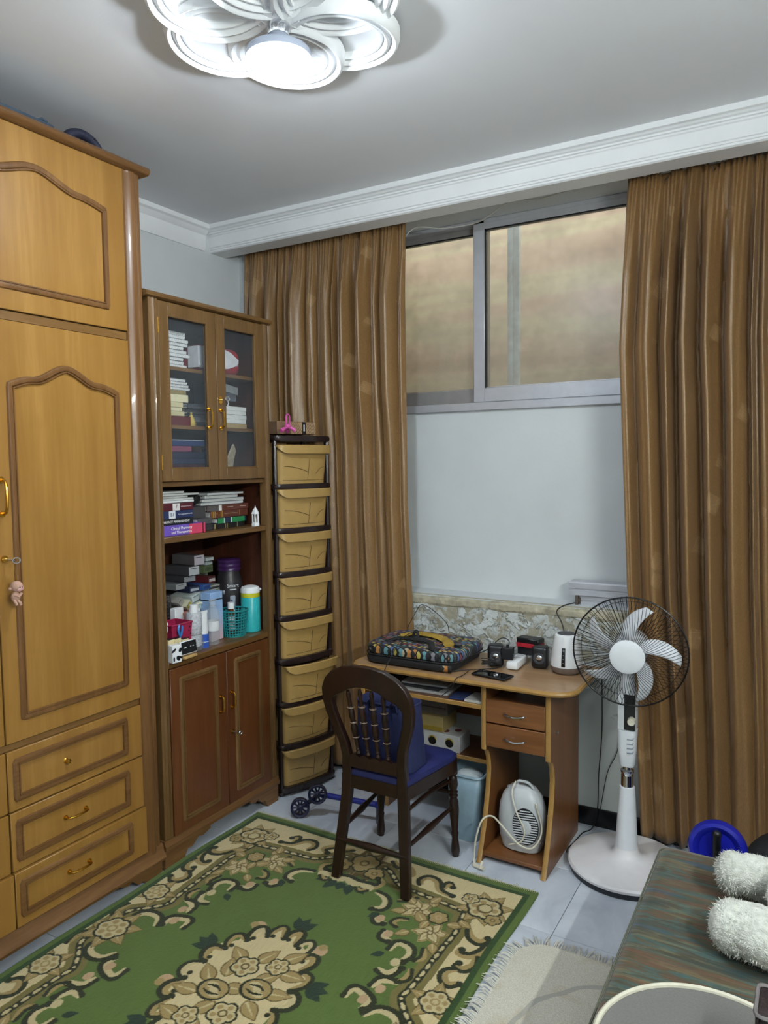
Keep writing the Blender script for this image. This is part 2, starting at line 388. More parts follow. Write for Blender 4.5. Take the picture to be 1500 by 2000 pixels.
# ================================================================== CURTAINS
def curtain_mat():
    t = NT('bronze_satin'); v = t.co()
    fine = t.noise(t.co((60, 60, 26)), 4, 3, .7)
    vor = t.n('ShaderNodeTexVoronoi', distance='MANHATTAN'); vor.inputs['Scale'].default_value = 1
    t.l(t.co((8, 0, 4.6), (0, .35, 0)), vor.inputs['Vector'])
    leaf = t.ramp(vor.outputs['Distance'], ((.25, 1.0), (.29, 0.0)))
    wv = t.n('ShaderNodeTexWave'); wv.inputs['Scale'].default_value = 42; wv.inputs['Distortion'].default_value = 2
    t.l(t.co((1, 1, 1), (0, .8, 0)), wv.inputs['Vector'])
    pat = t.math('MULTIPLY', leaf, t.ramp(wv.outputs['Fac'], ((.35, 0.25), (.6, 1.0))))
    c = t.mix(t.ramp(fine, ((.35, 0.0), (.70, 1.0))), '7d5c34', '8f6d42')
    c = t.mix(t.math('MULTIPLY', pat, .7), c, 'b5946a'); t.base(c)
    r = t.n('ShaderNodeMapRange'); r.inputs[3].default_value = .36; r.inputs[4].default_value = .27; t.l(pat, r.inputs[0]); t.l(r.outputs[0], t.p.inputs['Roughness'])
    t.bump(fine, .18, .004); t.set(.36, .0, .75, 0, .1); t.p.inputs['Roughness'].default_value = .42
    return t.m
m_curt = curtain_mat()
m_dark = mk('dark_rail', '2c2a28', .5)
def curtain(seed, label, xl, xr, yc, ztop, zbot, nfold, amp, depth, gaps=False):
    rnd = random.Random(seed); NX, NZ = 620, 80
    # folds of uneven width: each is a rounded crest with a narrow valley, drifting sideways down the drop
    wv = [rnd.choice((.45, .6, .8, 1.2, 1.7)) for _ in range(nfold)]; sw = sum(wv); edges = np.concatenate([[0], np.cumsum(wv)/sw])
    am = [rnd.uniform(.5, 1.02) for _ in range(nfold)]; drift = [rnd.uniform(-1, 1) for _ in range(nfold+1)]; grow = [rnd.uniform(-.9, .9) for _ in range(nfold)]
    u = np.linspace(0, 1, NX); rows = []
    for k in range(NZ+1):
        v = k/NZ; z = ztop+(zbot-ztop)*v; h1 = max(0., 1-v/.024); h2 = max(0., 1-v/.14)
        ed = edges+np.array([0]+[d*.016*math.sin(2.4*v+3*d)*min(1, v*3) for d in drift[1:-1]]+[0])
        idx = np.clip(np.searchsorted(ed, u, 'right')-1, 0, nfold-1); lo = (u-ed[idx])/(ed[idx+1]-ed[idx])
        A = np.array(am)[idx]*(1+np.array(grow)[idx]*(v-.5)*.8); wid = np.array(wv)[idx]
        crest = np.sin(math.pi*lo)**.9+.12*np.sin(3*math.pi*lo+idx)*(wid > 1)
        am_ = depth(v); yc_ = 3.264-am_-.004*v; y = yc_+am_-2*am_*A*crest*(1-h2*.6)*np.clip(wid, .62, 1.05)
        pl = np.sin(2*math.pi*nfold*3.1*u+2.2*np.sin(11*u))
        y = y+.006*pl*h2+.0009*np.sin(2*math.pi*nfold*2.3*u+5*v+2*np.sin(8*v+9*u))
        y = np.where(y < yc_-am_*.85, yc_-am_*.85-am_*.3*np.tanh((yc_-am_*.85-y)/(am_*.3)), y)
        x0 = xl(v); x1 = xr(v)
        xx = x0+(x1-x0)*u+.15*am_*np.cos(math.pi*lo)*A
        zz = z+(.006*np.sin(2*math.pi*nfold*3.1*u+1.0)*h1)
        if gaps: zz = zz-.035*h1*(np.exp(-((u-.30)/.018)**2)+.9*np.exp(-((u-.135)/.012)**2)+.5*np.exp(-((u-.52)/.02)**2))
        rows.append(np.stack([xx, y, np.broadcast_to(zz, xx.shape)], 1))
    V = np.concatenate(rows); F = []
    for k in range(NZ):
        a = np.arange(k*NX, k*NX+NX-1); F.append(np.stack([a, a+1, a+NX+1, a+NX], 1))
    me = bpy.data.meshes.new('curtain'); me.from_pydata(V.tolist(), [], np.concatenate(F).tolist()); me.materials.append(m_curt)
    me.polygons.foreach_set('use_smooth', [True]*len(me.polygons))
    t = T('curtain', label, 'curtain', (xl(0), yc, zbot), group='bronze curtains at the window')
    o = bpy.data.objects.new('drape', me); COL.objects.link(o); place(o, t)
    md = o.modifiers.new('thickness', 'SOLIDIFY'); md.thickness = .0018
    b = B()
    b.strip([[(xl(0)+.004+(xr(0)-xl(0)-.008)*i/60, 3.270+.001*math.sin(i*2.2), z) for i in range(61)] for z in (ztop-.002, ztop-.055)])
    hd = b.build('heading_tape', m_curt, t); hd.modifiers.new('thickness', 'SOLIDIFY').thickness = .0012
def lerp(*kv):
    return lambda v: float(np.interp(v, [k for k, _ in kv], [w for _, w in kv]))
YCU = 3.238
curtain(3, 'bronze curtain left of the window behind the drawer tower', lerp((0, -2.79), (.5, -2.79), (1, -2.78)), lerp((0, -1.765), (.12, -1.77), (.5, -1.765), (.75, -1.735), (1, -1.72)), YCU, 2.835, .03, 15, .032, lerp((0, .030), (.1, .046), (.30, .044), (.40, .030), (1, .026)))
curtain(11, 'bronze curtain right of the window behind the pedestal fan', lerp((0, -.712), (.05, -.72), (.25, -.742), (.6, -.70), (.8, -.66), (1, -.63)), lerp((0, .42), (1, .46)), YCU-.004, 2.815, .025, 19, .034, lerp((0, .032), (.1, .052), (.6, .052), (.85, .036), (1, .028)), True)
b = B(); b.tube([(-2.84, YCU, 2.86), (.95, YCU, 2.86)], .011, 10)
b.build('curtain_rail', m_dark, label='dark curtain rail hidden behind the white cornice', cat='curtain rail')
# ================================================================== WARDROBE
w_or = wood('honey_veneer', 'a37a3e', '8a622a', 'z', .34, .55)
w_or_y = wood('honey_rail', '836137', '6a4a22', 'y', .4)
w_mould = wood('walnut_moulding', '7f5a35', '5c3d1e', 'z', .32)
w_mould_y = wood('walnut_moulding_y', '805b37', '5c3d1e', 'y', .32)
w_base = wood('worn_base_wood', '85603a', '5f3f20', 'y', .5)
XF = -2.262
def handle_x(parent, y0, z0, y1, z1, mat=m_brass, out=.026, r=.004, x=XF+.016):
    b = B(); b.tube(bez([(x, y0, z0), (x+out*.8, y0+(y1-y0)*.08, z0+(z1-z0)*.08), (x+out, (y0+y1)/2, (z0+z1)/2), (x+out*.8, y1-(y1-y0)*.08, z1-(z1-z0)*.08), (x, y1, z1)], 6), r, 8)
    b.cyl((x-.001, y0, z0), (x+.004, y0, z0), r*2.1, n=12); b.cyl((x-.001, y1, z1), (x+.004, y1, z1), r*2.1, n=12)
    return b.build('handle', mat, parent)
def mould_loop(parent, pts, x, mat, w=.011, name='moulding'):
    """double-beaded moulding applied on a front that faces +x; pts are (y, z)"""
    P = [(x, y, z) for y, z in pts]; b = B()
    b.tube(P, w, 8, closed=True, ry=.007, up=(1, 0, 0))
    c = (sum(p[0] for p in pts)/len(pts), sum(p[1] for p in pts)/len(pts))
    Q = []
    for y, z in pts:
        d = Vector((c[0]-y, c[1]-z)); sx = math.copysign(min(.011, abs(d.x)), d.x); sz = math.copysign(min(.011, abs(d.y)), d.y); Q.append((x+.001, y+sx, z+sz))
    b.tube(Q, .004, 6, closed=True, ry=.007, up=(1, 0, 0))
    return b.build(name, mat, parent)
def rect(y0, y1, z0, z1, n=6):
    o = []
    for a, c in (((y0, z0), (y1, z0)), ((y1, z0), (y1, z1)), ((y1, z1), (y0, z1)), ((y0, z1), (y0, z0))):
        o += [(a[0]+(c[0]-a[0])*i/n, a[1]+(c[1]-a[1])*i/n) for i in ([0, .02*n] + list(range(1, n)) + [.98*n])]
    return o
def arch(y0, y1, z0, zs, zp, flip=False):
    """rectangle whose top sweeps up to a soft peak (zp) from shoulders (zs)"""
    o = [(y0+(y1-y0)*i/8, z0) for i in [0, .1]+list(range(1, 8))+[7.9]] + [(y1, z0+(zs-z0)*i/12) for i in [0, .1]+list(range(1, 12))+[11.9]]
    top = []
    for i in range(0, 41):
        s = i/40; y = y1+(y0-y1)*s; q = abs(2*s-1)
        if q > .62: h = .30*math.sin((1-q)/.38*math.pi/2)
        else: h = .30+.70*(.5+.5*math.cos(math.pi*q/.62))
        top.append((y, zs+(zp-zs)*h))
    o += top + [(y0, zs+(z0-zs)*i/12) for i in [.1]+list(range(1, 12))+[11.9]]
    return o
def bracket_foot(b, x0, x1, y0, y1, zt, sgn):
    """scroll-cut plinth foot; sgn=+1 cut opens toward smaller y"""
    L = y1-y0
    if sgn > 0: pts = [(y1, 0), (y1, zt), (y0, zt), (y0, zt-.018), (y0+.18*L, zt-.03), (y0+.28*L, zt-.022), (y0+.42*L, zt-.05), (y0+.52*L, zt-.046), (y0+.62*L, 0)]
    else: pts = [(y0, 0), (y0, zt), (y1, zt), (y1, zt-.018), (y1-.18*L, zt-.03), (y1-.28*L, zt-.022), (y1-.42*L, zt-.05), (y1-.52*L, zt-.046), (y1-.62*L, 0)]
    b.prism(pts, 'x', x0, x1)
def wardrobe():
    w = T('wardrobe', 'tall honey-coloured wooden wardrobe with arched panel doors', 'wardrobe', (-2.52, 1.5, 0))
    Y0, Y1 = .88, 2.035
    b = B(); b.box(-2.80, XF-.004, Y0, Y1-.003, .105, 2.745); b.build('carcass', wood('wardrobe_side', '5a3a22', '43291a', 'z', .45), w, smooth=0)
    b = B()
    b.prism([(-2.82, 2.75), (XF+.030, 2.75), (XF+.040, 2.757), (XF+.043, 2.766), (XF+.038, 2.776), (XF+.028, 2.781), (-2.82, 2.781)], 'y', Y0-.03, Y1+.03)
    b.build('cornice', w_mould_y, w)
    # turned quarter-column strip at the right end
    b = B(); b.prism([(XF-.004, Y1-.078), (XF+.012, Y1-.078), (XF+.012, Y1-.070), (XF+.004, Y1-.066), (XF+.010, Y1-.058), (XF+.017, Y1-.046), (XF+.019, Y1-.036), (XF+.016, Y1-.024), (XF+.008, Y1-.016), (XF+.012, Y1-.012), (XF+.010, Y1), (XF-.004, Y1)], 'z', .105, 2.748)
    b.build('pilaster', w_mould, w, smooth=30)
    for za, zb in ((2.122, 2.150), (.727, .747)):
        b = B(); b.box(XF-.003, XF+.008, Y0, 1.955, za, zb); b.build('rail', w_or_y, w)
    # plinth
    b = B(); b.prism([(XF-.02, .063), (XF+.028, .063), (XF+.032, .075), (XF+.026, .09), (XF+.018, .10), (XF+.016, .118), (XF+.008, .128), (XF-.02, .128)], 'y', Y0, Y1+.012); b.build('plinth_moulding', w_base, w)
    for s in (1, -1):
        b = B(); bracket_foot(b, XF-.02, XF+.010, *((Y1-.20, Y1+.008) if s > 0 else (Y0, Y0+.2)), .064, s); b.build('foot', w_base, w)
    b = B(); b.box(-2.79, -2.74, Y0, Y1, 0, .105); b.build('back_foot', w_base, w)
    for ya, yb, main in ((1.404, 1.955, True), (.885, 1.400, False)):
        ua, ub = (1.240, 1.955) if main else (.885, 1.236)
        d = B(); d.box(XF-.002, XF+.016, ua, ub, 2.153, 2.746, .002); d = d.build('upper_door', w_or, w)
        mould_loop(d, arch(ua+(.08 if main else .05), ub-(.088 if main else .05), 2.228, 2.572, 2.632), XF+.017, w_mould)
        d = B(); d.box(XF-.002, XF+.016, ya, yb, .750, 2.119, .002); d = d.build('lower_door', w_or, w)
        mould_loop(d, arch(ya+.065, yb-.062, .825, 1.915, 1.985), XF+.017, w_mould)
        if main:
            handle_x(d, ya+.022, 1.61, ya+.022, 1.50, out=.03, r=.005)
            b = B(); b.cyl((XF+.015, ya+.022, 1.356), (XF+.022, ya+.022, 1.356), .011, n=14); b.build('keyhole_plate', m_brass, d)
            b = B(); b.cyl((XF+.02, ya+.022, 1.356), (XF+.055, ya+.030, 1.352), .0035, n=8); b.tube([(XF+.058+.002*math.cos(a), ya+.036+.012*math.cos(a), 1.352+.009*math.sin(a)) for a in np.linspace(0, 2*math.pi, 14)[:-1]], .0025, 6, closed=True); b.build('key', m_chrome, d)
        for i, (z0, z1, off) in enumerate(((.524, .724, 0), (.322, .519, .002), (.134, .318, .010))):
            dd = B(); dd.box(XF-.002, XF+.016+off, ya+.002*i, yb+(.004 if i == 2 else 0), z0, z1, .002); dd = dd.build('drawer', w_or, w)
            mould_loop(dd, rect(ya+.028, yb-.075, z0+.038, z1-.037), XF+.017+off, w_mould_y)
            ym = (ya+yb)/2-.03
            if i == 0:
                k = B(); k.lathe([(.010, 0), (.006, .004), (.005, .010), (.008, .014), (.008, .018), (0, .021)], 14, m=Matrix.Translation((XF+.016, ym-.03, (z0+z1)/2)) @ Matrix.Rotation(math.pi/2, 4, 'Y')); k.build('knob', m_brass, dd)
            else: handle_x(dd, ym-.043, (z0+z1)/2+.004, ym+.04, (z0+z1)/2+.004, x=XF+.016+off)
wardrobe()
def charm():
    t = T('keychain_charm', 'small pinkish monkey keychain charm hanging from the wardrobe key', 'keychain', (XF+.055, 1.437, 1.22))
    m_f = mk('charm_fur', 'b58e7c', .8, bump=.3); m_fa = mk('charm_face', 'd9a9a4', .7)
    x, y = XF+.052, 1.440
    b = B(); b.tube([(x, y-.004, 1.343), (x, y-.003, 1.325), (x, y, 1.305), (x, y, 1.288)], .0013, 6); b.build('chain', m_brass, t)
    b = B(); b.sphere((x, y, 1.268), .019, 1, 1.05, .95); b.sphere((x-.002, y-.020, 1.262), .006); b.sphere((x-.002, y+.020, 1.262), .006); b.build('head', m_f, t)
    b = B(); b.sphere((x+.012, y+.004, 1.262), .012, .6, 1.05, .9); b.build('face', m_fa, t)
    b = B(); b.sphere((x+.019, y, 1.266), .0018); b.sphere((x+.019, y+.008, 1.266), .0018); b.build('eyes', m_blackp, t)
    b = B(); b.sphere((x, y-.004, 1.235), .015, .9, 1.0, 1.15); b.tube([(x+.008, y-.012, 1.242), (x+.018, y-.004, 1.236), (x+.014, y+.008, 1.246)], .004, 8); b.tube([(x+.006, y-.004, 1.226), (x+.014, y+.002, 1.216), (x+.014, y+.004, 1.208)], .0045, 8); b.tube([(x+.006, y-.014, 1.226), (x+.014, y-.012, 1.216), (x+.014, y-.010, 1.210)], .0045, 8); b.build('body', m_f, t)
charm()
def luggage():
    m_t = mk('slate_blue_cloth', '39495a', .7, bump=.2); m_n = mk('navy_rubber', '23263a', .6, bump=.3, bscale=300)
    t = T('travel_bag', 'flat slate blue travel bag lying on the wardrobe top', 'bag', (-2.45, 1.3, 2.782))
    b = B(); b.box(-2.70, -2.295, .95, 1.72, 2.7825, 2.826, .015, 3); b.build('bag_body', m_t, t)
    b = B(); b.tube([(-2.296, .97, 2.815), (-2.296, 1.68, 2.815)], .006, 8); b.tube([(-2.32, 1.66, 2.826), (-2.318, 1.68, 2.838), (-2.32, 1.70, 2.834), (-2.32, 1.705, 2.826)], .004, 8); b.build('piping', m_t, t)
    t = T('neck_pillow', 'dark navy curved pillow standing on the wardrobe top', 'pillow', (-2.33, 1.85, 2.782))
    P = [(-2.33, 1.85+.076*math.cos(a), 2.786+.062*math.sin(a)) for a in np.linspace(-.02, math.pi+.02, 22)]
    b = B(); b.tube(P, .017, 12, ry=.021, up=(0, 0, 1)); b.build('cushion', m_n, t)
    b = B(); b.sphere((-2.308, 1.888, 2.842), .004); b.build('button', m_blackp, t)
luggage()
# ================================================================== BOOKCASE
w_br = wood('brown_walnut', '7a5c38', '5a4021', 'z', .36)
w_br_y = wood('brown_walnut_y', '76562e', '563a1b', 'y', .36)
w_red = wood('reddish_panel', '6e4323', '522c14', 'z', .33, .6)
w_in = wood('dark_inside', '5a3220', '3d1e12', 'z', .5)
XB = -2.262
def bookcase():
    w = T('bookcase', 'narrow brown wooden bookcase with glazed doors and open shelves', 'bookcase', (-2.46, 2.42, 0))
    Y0, Y1 = 2.062, 2.786
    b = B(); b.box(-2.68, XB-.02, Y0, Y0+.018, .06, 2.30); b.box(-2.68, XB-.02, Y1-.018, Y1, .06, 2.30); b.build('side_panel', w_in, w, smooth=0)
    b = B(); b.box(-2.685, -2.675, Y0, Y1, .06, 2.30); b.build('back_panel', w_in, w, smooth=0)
    b = B(); b.prism([(-2.69, 2.302), (XB+.012, 2.302), (XB+.024, 2.308), (XB+.027, 2.316), (XB+.022, 2.325), (XB+.010, 2.329), (-2.69, 2.329)], 'y', Y0-.02, Y1+.014); b.build('cornice', w_br_y, w)
    for ya, s in ((Y0, 1), (Y1, -1)):
        q = lambda d: ya+s*d
        b = B(); b.prism([(XB-.02, q(0)), (XB+.010, q(0)), (XB+.012, q(.010)), (XB+.006, q(.013)), (XB+.012, q(.018)), (XB+.016, q(.024)), (XB+.012, q(.031)), (XB+.006, q(.034)), (XB+.012, q(.038)), (XB+.012, q(.044)), (XB-.02, q(.044))], 'z', .125, 2.302); b.build('stile', w_br, w, smooth=30)
    for nm, za, zb in (('bottom_board', .10, .12), ('counter', .823, .85), ('shelf', 1.335, 1.36), ('divider_board', 1.562, 1.582), ('inner_shelf', 1.800, 1.815), ('inner_shelf', 2.040, 2.055), ('top_board', 2.285, 2.301)):
        xf = XB+.012 if nm in ('counter', 'shelf') else (XB+.004 if nm == 'divider_board' else XB-.03)
        yo = .0442 if xf > XB-.02 else .018
        b = B()
        if yo > .02:
            b.box(-2.675, XB-.0205, Y0+.018, Y1-.018, za, zb); b.box(XB-.0207, xf, Y0+yo, Y1-yo, za, zb, .003)
        else: b.box(-2.675, xf, Y0+.018, Y1-.018, za, zb)
        b.build(nm, w_br_y, w)
    # glazed doors
    for ya, yb, hy, out in ((2.107, 2.428, 2.374, 0), (2.431, 2.741, 2.447, 1)):
        b = B(); z0, z1 = 1.584, 2.298; s = .052
        b.box(XB-.006, XB+.014, ya, ya+s, z0, z1, .002); b.box(XB-.006, XB+.014, yb-s, yb, z0, z1, .002); b.box(XB-.006, XB+.014, ya+s, yb-s, z0, z0+s, .002); b.box(XB-.006, XB+.014, ya+s, yb-s, z1-s, z1, .002)
        d = b.build('glazed_door', w_br, w)
        b = B(); b.box(XB-.002, XB+.001, ya+s-.004, yb-s+.004, z0+s-.004, z1-s+.004); b.build('pane', m_glass, d)
        b = B(); k = [(XB+.010, y, z) for y, z in rect(ya+s, yb-s, z0+s, z1-s)]; b.tube(k, .005, 8, closed=True); b.build('bead', w_br, d)
        handle_x(d, hy, 1.887, hy, 1.808, out=.024, r=.0042, x=XB+.014)
        if out:
            b = B(); b.lathe([(0, 0), (.011, 0), (.011, .003), (0, .003)], 16, m=Matrix.Translation((XB+.0142, 2.437+.012, 1.929)) @ Matrix.Rotation(math.pi/2, 4, 'Y') @ Matrix.Diagonal((1.6, 1, 1, 1))); b.build('keyhole_plate', m_brass, d)
            b = B(); b.cyl((XB+.0175, 2.449, 1.929), (XB+.045, 2.452, 1.932), .003, n=8); b.tube([(XB+.048, 2.458+.012*math.cos(a), 1.934+.009*math.sin(a)) for a in np.linspace(0, 2*math.pi, 13)[:-1]], .002, 6, closed=True); b.tube([(XB+.05, 2.455, 1.926), (XB+.052, 2.458, 1.915), (XB+.05, 2.456, 1.905)], .003, 6); b.build('key', m_chrome, d)
        else:
            for zh in (1.66, 2.20):
                b = B(); b.cyl((XB+.014, ya-.0006, zh-.03), (XB+.014, ya-.0006, zh+.03), .003, n=8); b.build('hinge', m_brass, d)
    # lower doors
    for ya, yb, hy in ((2.112, 2.441, 2.399), (2.444, 2.736, 2.472)):
        b = B(); b.box(XB-.006, XB+.014, ya, yb, .124, .820, .002); d = b.build('lower_door', w_red, w)
        mould_loop(d, rect(ya+.058, yb-.064, .172, .770), XB+.014, w_br, .009)
        handle_x(d, hy, .632, hy, .563, out=.024, r=.0042, x=XB+.014)
        if ya > 2.44:
            b = B(); b.cyl((XB+.0142, 2.47, .452), (XB+.018, 2.47, .452), .010, n=14); b.build('keyhole_plate', m_brass, d)
            b = B(); b.cyl((XB+.018, 2.47, .452), (XB+.05, 2.475, .447), .003, n=8); b.tube([(XB+.052, 2.484+.010*math.cos(a), .447+.008*math.sin(a)) for a in np.linspace(0, 2*math.pi, 13)[:-1]], .0022, 6, closed=True); b.build('key', m_chrome, d)
    b = B(); b.prism([(XB-.02, .085), (XB+.018, .085), (XB+.020, .10), (XB+.012, .112), (XB+.012, .124), (XB-.02, .124)], 'y', Y0-.004, Y1+.008); b.build('plinth_moulding', w_base, w)
    for s in (1, -1):
        b = B(); bracket_foot(b, XB-.02, XB+.010, *((Y1-.20, Y1+.006) if s > 0 else (Y0-.002, Y0+.26)), .086, s); b.build('foot', w_base, w)
    b = B(); b.box(-2.68, -2.64, Y0, Y1, 0, .10); b.build('back_foot', w_base, w)
bookcase()
# ================================================================== BOOKS AND SHELF THINGS
def cmat(hexc, rough=.45): return mk('cover_'+hexc, hexc, rough, var=.08, scale=40)
def book(label, y0, y1, z0, z1, xf, depth, col, title=None, tcol='e8e6df', bands=(), cat='book', group=None, pages=None, name='book', tsize=None, tsx=1.0):
    """book lying flat, spine toward the room (+x)"""
    t = T(name, label, cat, ((xf-depth/2), (y0+y1)/2, z0), group=group)
    th = min(.003, (z1-z0)*.14); z0 += .0003; z1 -= .0003
    b = B(); b.box(xf-.004, xf, y0, y1, z0, z1, .001); b.box(xf-depth, xf-.004, y0, y1, z0, z0+th); b.box(xf-depth, xf-.004, y0, y1, z1-th, z1); b.build('cover', cmat(col), t)
    b = B(); b.box(xf-depth+.004, xf-.005, y0+.003, y1-.003, z0+th, z1-th); b.build('pages', pages or m_paper, t)
    for (a, c, cc) in bands:
        b = B(); b.box(xf-.001, xf+.0008, y0+(y1-y0)*a, y0+(y1-y0)*c, z0+.0004, z1-.0004); b.build('spine_band', cmat(cc), t)
    for q in (title or ()):
        s, ty, tz, sz = q[:4]; c = q[4] if len(q) > 4 else tcol
        text(s, mk('ink_'+c, c, .6, var=.02), t, sz, facex(xf+.0010, y0+(y1-y0)*ty, z0+(z1-z0)*tz), sx=tsx)
    return t
def notebook(label, y0, y1, z0, z1, xf, depth, col='3a3f4a', group='spiral notebooks', coil=True, tilt=0):
    t = T('spiral_notebook', label, 'notebook', (xf-depth/2, (y0+y1)/2, z0), group=group)
    z0 += .0003; z1 -= .0003
    b = B(); b.box(xf-depth, xf-.006, y0, y1, z0, z0+.0012); b.box(xf-depth, xf-.006, y0, y1, z1-.0012, z1); b.build('cover', cmat(col), t)
    b = B(); b.box(xf-depth+.002, xf-.008, y0+.001, y1-.001, z0+.0013, z1-.0013); b.build('pages', m_paper, t)
    if coil:
        b = B(); n = int((y1-y0)/.0095); r = (z1-z0)/2*.98; zc = (z0+z1)/2
        for i in range(n):
            y = y0+.008+(y1-y0-.016)*i/(n-1)
            b.tube([(xf-.008+.008*math.cos(a), y+.0008*math.sin(a), zc+r*math.sin(a)) for a in np.linspace(0, 2*math.pi, 9)[:-1]], .0011, 4, closed=True)
        b.build('coil', m_white, t, kind='stuff')
    return t
def scribble(parent, x, y0, y1, z, col, amp=.003, n=9, r=.0006, seed=1):
    """illegible cursive line of print"""
    rnd = random.Random(seed); P = []
    for i in range(n*4+1): P.append((x, y0+(y1-y0)*i/(n*4), z+amp*math.sin(i*1.7)*rnd.uniform(.3, 1)))
    b = B(); b.tube(P, r, 4); b.build('lettering', mk('ink_'+col, col, .6, var=.02), parent)
# ---- open shelf, z = 1.36
Z = 1.36
GL = 'books lying in the left stack of the open shelf'
book('purple and pink pharmacy textbook at the bottom of the left stack', 2.118, 2.366, Z, Z+.043, -2.276, .19, '6a4fae', [('Clinical Pharmacy', .44, .68, .0165), ('and Therapeutics', .44, .30, .0165)], group=GL, bands=((.62, .995, 'c8405f'), (.93, .95, 'd9d3da')))
book('black textbook titled Pharmacy Management on the purple one', 2.112, 2.306, Z+.043, Z+.070, -2.286, .18, '1a1c22', [('PHARMACY MANAGEMENT', .46, .5, .0135)], group=GL)
t = book('navy blue book with boxed B1 mark in the left stack', 2.112, 2.308, Z+.070, Z+.102, -2.286, .18, '1f2b52', [('B1', .385, .5, .020, '1f2b52')], bands=((.29, .47, 'd7d8dc'),), group=GL)
scribble(t, -2.285, 2.22, 2.30, Z+.086, 'd7d8dc', .004, 8, .0008, 3)
t = book('dark red book with boxed figure 7 atop the left stack', 2.112, 2.309, Z+.102, Z+.133, -2.286, .18, '4e1420', [('7', .50, .5, .024, '4e1420')], bands=((.40, .60, 'd7d3d0'),), group=GL)
scribble(t, -2.285, 2.235, 2.295, Z+.118, 'd7c8c8', .003, 8, .0008, 5)
rnd = random.Random(5)
for i in range(5):
    y0 = 2.115+rnd.uniform(0, .01); y1 = 2.30+rnd.uniform(-.06, .06); z0 = Z+.1335+i*.0098
    book(['lowest white loose paper bundle on the dark red book', 'thin white paper bundle second above the dark red book', 'white paper bundle third above the dark red book', 'short white paper bundle fourth above the dark red book', 'topmost white paper bundle above the dark red book'][i], y0, y1, z0, z0+.0094, -2.29-rnd.uniform(0, .015), .18, 'cfd2d0', cat='papers', name='paper_bundle', group='paper bundles on the left stack')
GR = 'books lying in the right stack of the open shelf'
book('thin black book with gold bands at the bottom of the right stack', 2.472, 2.688, Z, Z+.024, -2.335, .17, '1c1b1c', bands=((.05, .09, '8a7a4a'), (.38, .40, '8a7a4a'), (.44, .46, '8a7a4a'), (.75, .77, '8a7a4a')), group=GR)
t = book('green and navy banded book in the right stack', 2.497, 2.690, Z+.024, Z+.049, -2.325, .17, '1e2a44', bands=((.0, .20, '1f7d45'), (.20, .24, 'b8c4c0'), (.44, .47, 'b8c4c0'), (.47, .93, '1f7d45')), group=GR)
t = book('brown hardback with gilt bands and round emblem in right stack', 2.462, 2.712, Z+.049, Z+.081, -2.335, .17, '5b2f22', bands=((.02, .04, 'a07a3c'), (.06, .08, 'a07a3c'), (.10, .12, 'a07a3c'), (.26, .28, 'a07a3c'), (.30, .32, 'a07a3c'), (.76, .775, '8a5a3a')), group=GR)
b = B(); b.tube([(-2.334, 2.51+.008*math.cos(a), Z+.065+.010*math.sin(a)) for a in np.linspace(0, 2*math.pi, 17)[:-1]], .0012, 5, closed=True); b.build('emblem', m_brass, t)
scribble(t, -2.334, 2.55, 2.64, Z+.066, '9a7a5a', .004, 9, .0007, 8)
t = book('reddish brown hardback with white label at the top of right stack', 2.440, 2.718, Z+.081, Z+.109, -2.335, .17, '5e3026', bands=((0, .27, '55504f'), (.27, .34, 'd9d6d0')), group=GR)
scribble(t, -2.334, 2.57, 2.61, Z+.096, 'c9b8a8', .003, 6, .0008, 4); scribble(t, -2.334, 2.66, 2.70, Z+.096, 'c9b8a8', .003, 6, .0008, 6)
book('black paperback lying between the two book stacks', 2.385, 2.456, Z, Z+.030, -2.318, .15, '242326', group='black books between the stacks')
book('grey-black thick book on the paperback between the stacks', 2.370, 2.456, Z+.030, Z+.056, -2.322, .15, '4b4a4c', group='black books between the stacks')
book('grey hardback bridging the gap between both book stacks', 2.345, 2.432, Z+.056, Z+.110, -2.335, .15, '3c3a3b', group='black books between the stacks')
for i, (y0, y1, c, lb) in enumerate(((2.40, 2.676, '2d3f66', 'blue spiral notebook lowest on the right book stack'), (2.41, 2.680, '4a5a72', 'grey-blue spiral notebook second on the right book stack'), (2.425, 2.64, '8a9098', 'short grey spiral notebook on the right book stack'))):
    notebook(lb, y0, y1, Z+.1095+i*.0145, Z+.1095+i*.0145+.014, -2.325, .17, c, 'spiral notebooks on the right book stack')
book('white booklet on the very top of the right book stack', 2.44, 2.678, Z+.1535, Z+.164, -2.33, .17, 'd0d4d6', cat='booklet', name='booklet')
t = T('black_pouch', 'soft black pouch squeezed between the paper piles', 'pouch', (-2.36, 2.36, Z+.111)); b = B(); b.sphere((-2.36, 2.368, Z+.142), .03, 1.6, 1.15, 1.0, 18); b.build('pouch_body', mk('black_cloth', '0e0e11', .9, bump=.3), t); b = B(); b.tube([(-2.314, 2.345, Z+.15), (-2.312, 2.368, Z+.158), (-2.314, 2.39, Z+.15)], .0016, 6); b.build('zip', m_darkgrey, t)
def lantern():
    x, y = -2.285, 2.708; t = T('toy_lantern', 'tiny white lantern ornament beside the right book stack', 'lantern', (x, y, Z))
    b = B(); b.lathe([(0, .0003), (.019, .0003), (.019, .012), (.015, .015), (0, .015)], 6, (x, y, Z)); b.build('base', m_white, t)
    for i in range(6):
        a = math.pi/3*i; b = B(); b.cyl((x+.0145*math.cos(a), y+.0145*math.sin(a), Z+.015), (x+.0145*math.cos(a), y+.0145*math.sin(a), Z+.055), .0028, n=6); b.build('post', m_white, t)
    b = B(); b.lathe([(.018, .055), (.019, .058), (.017, .063), (.010, .078), (.004, .084), (.003, .088), (0, .096)], 6, (x, y, Z)); b.build('roof', m_white, t)
    b = B(); b.cyl((x, y, Z+.015), (x, y, Z+.04), .004, n=8); b.build('candle', m_cream_p, t)
lantern()
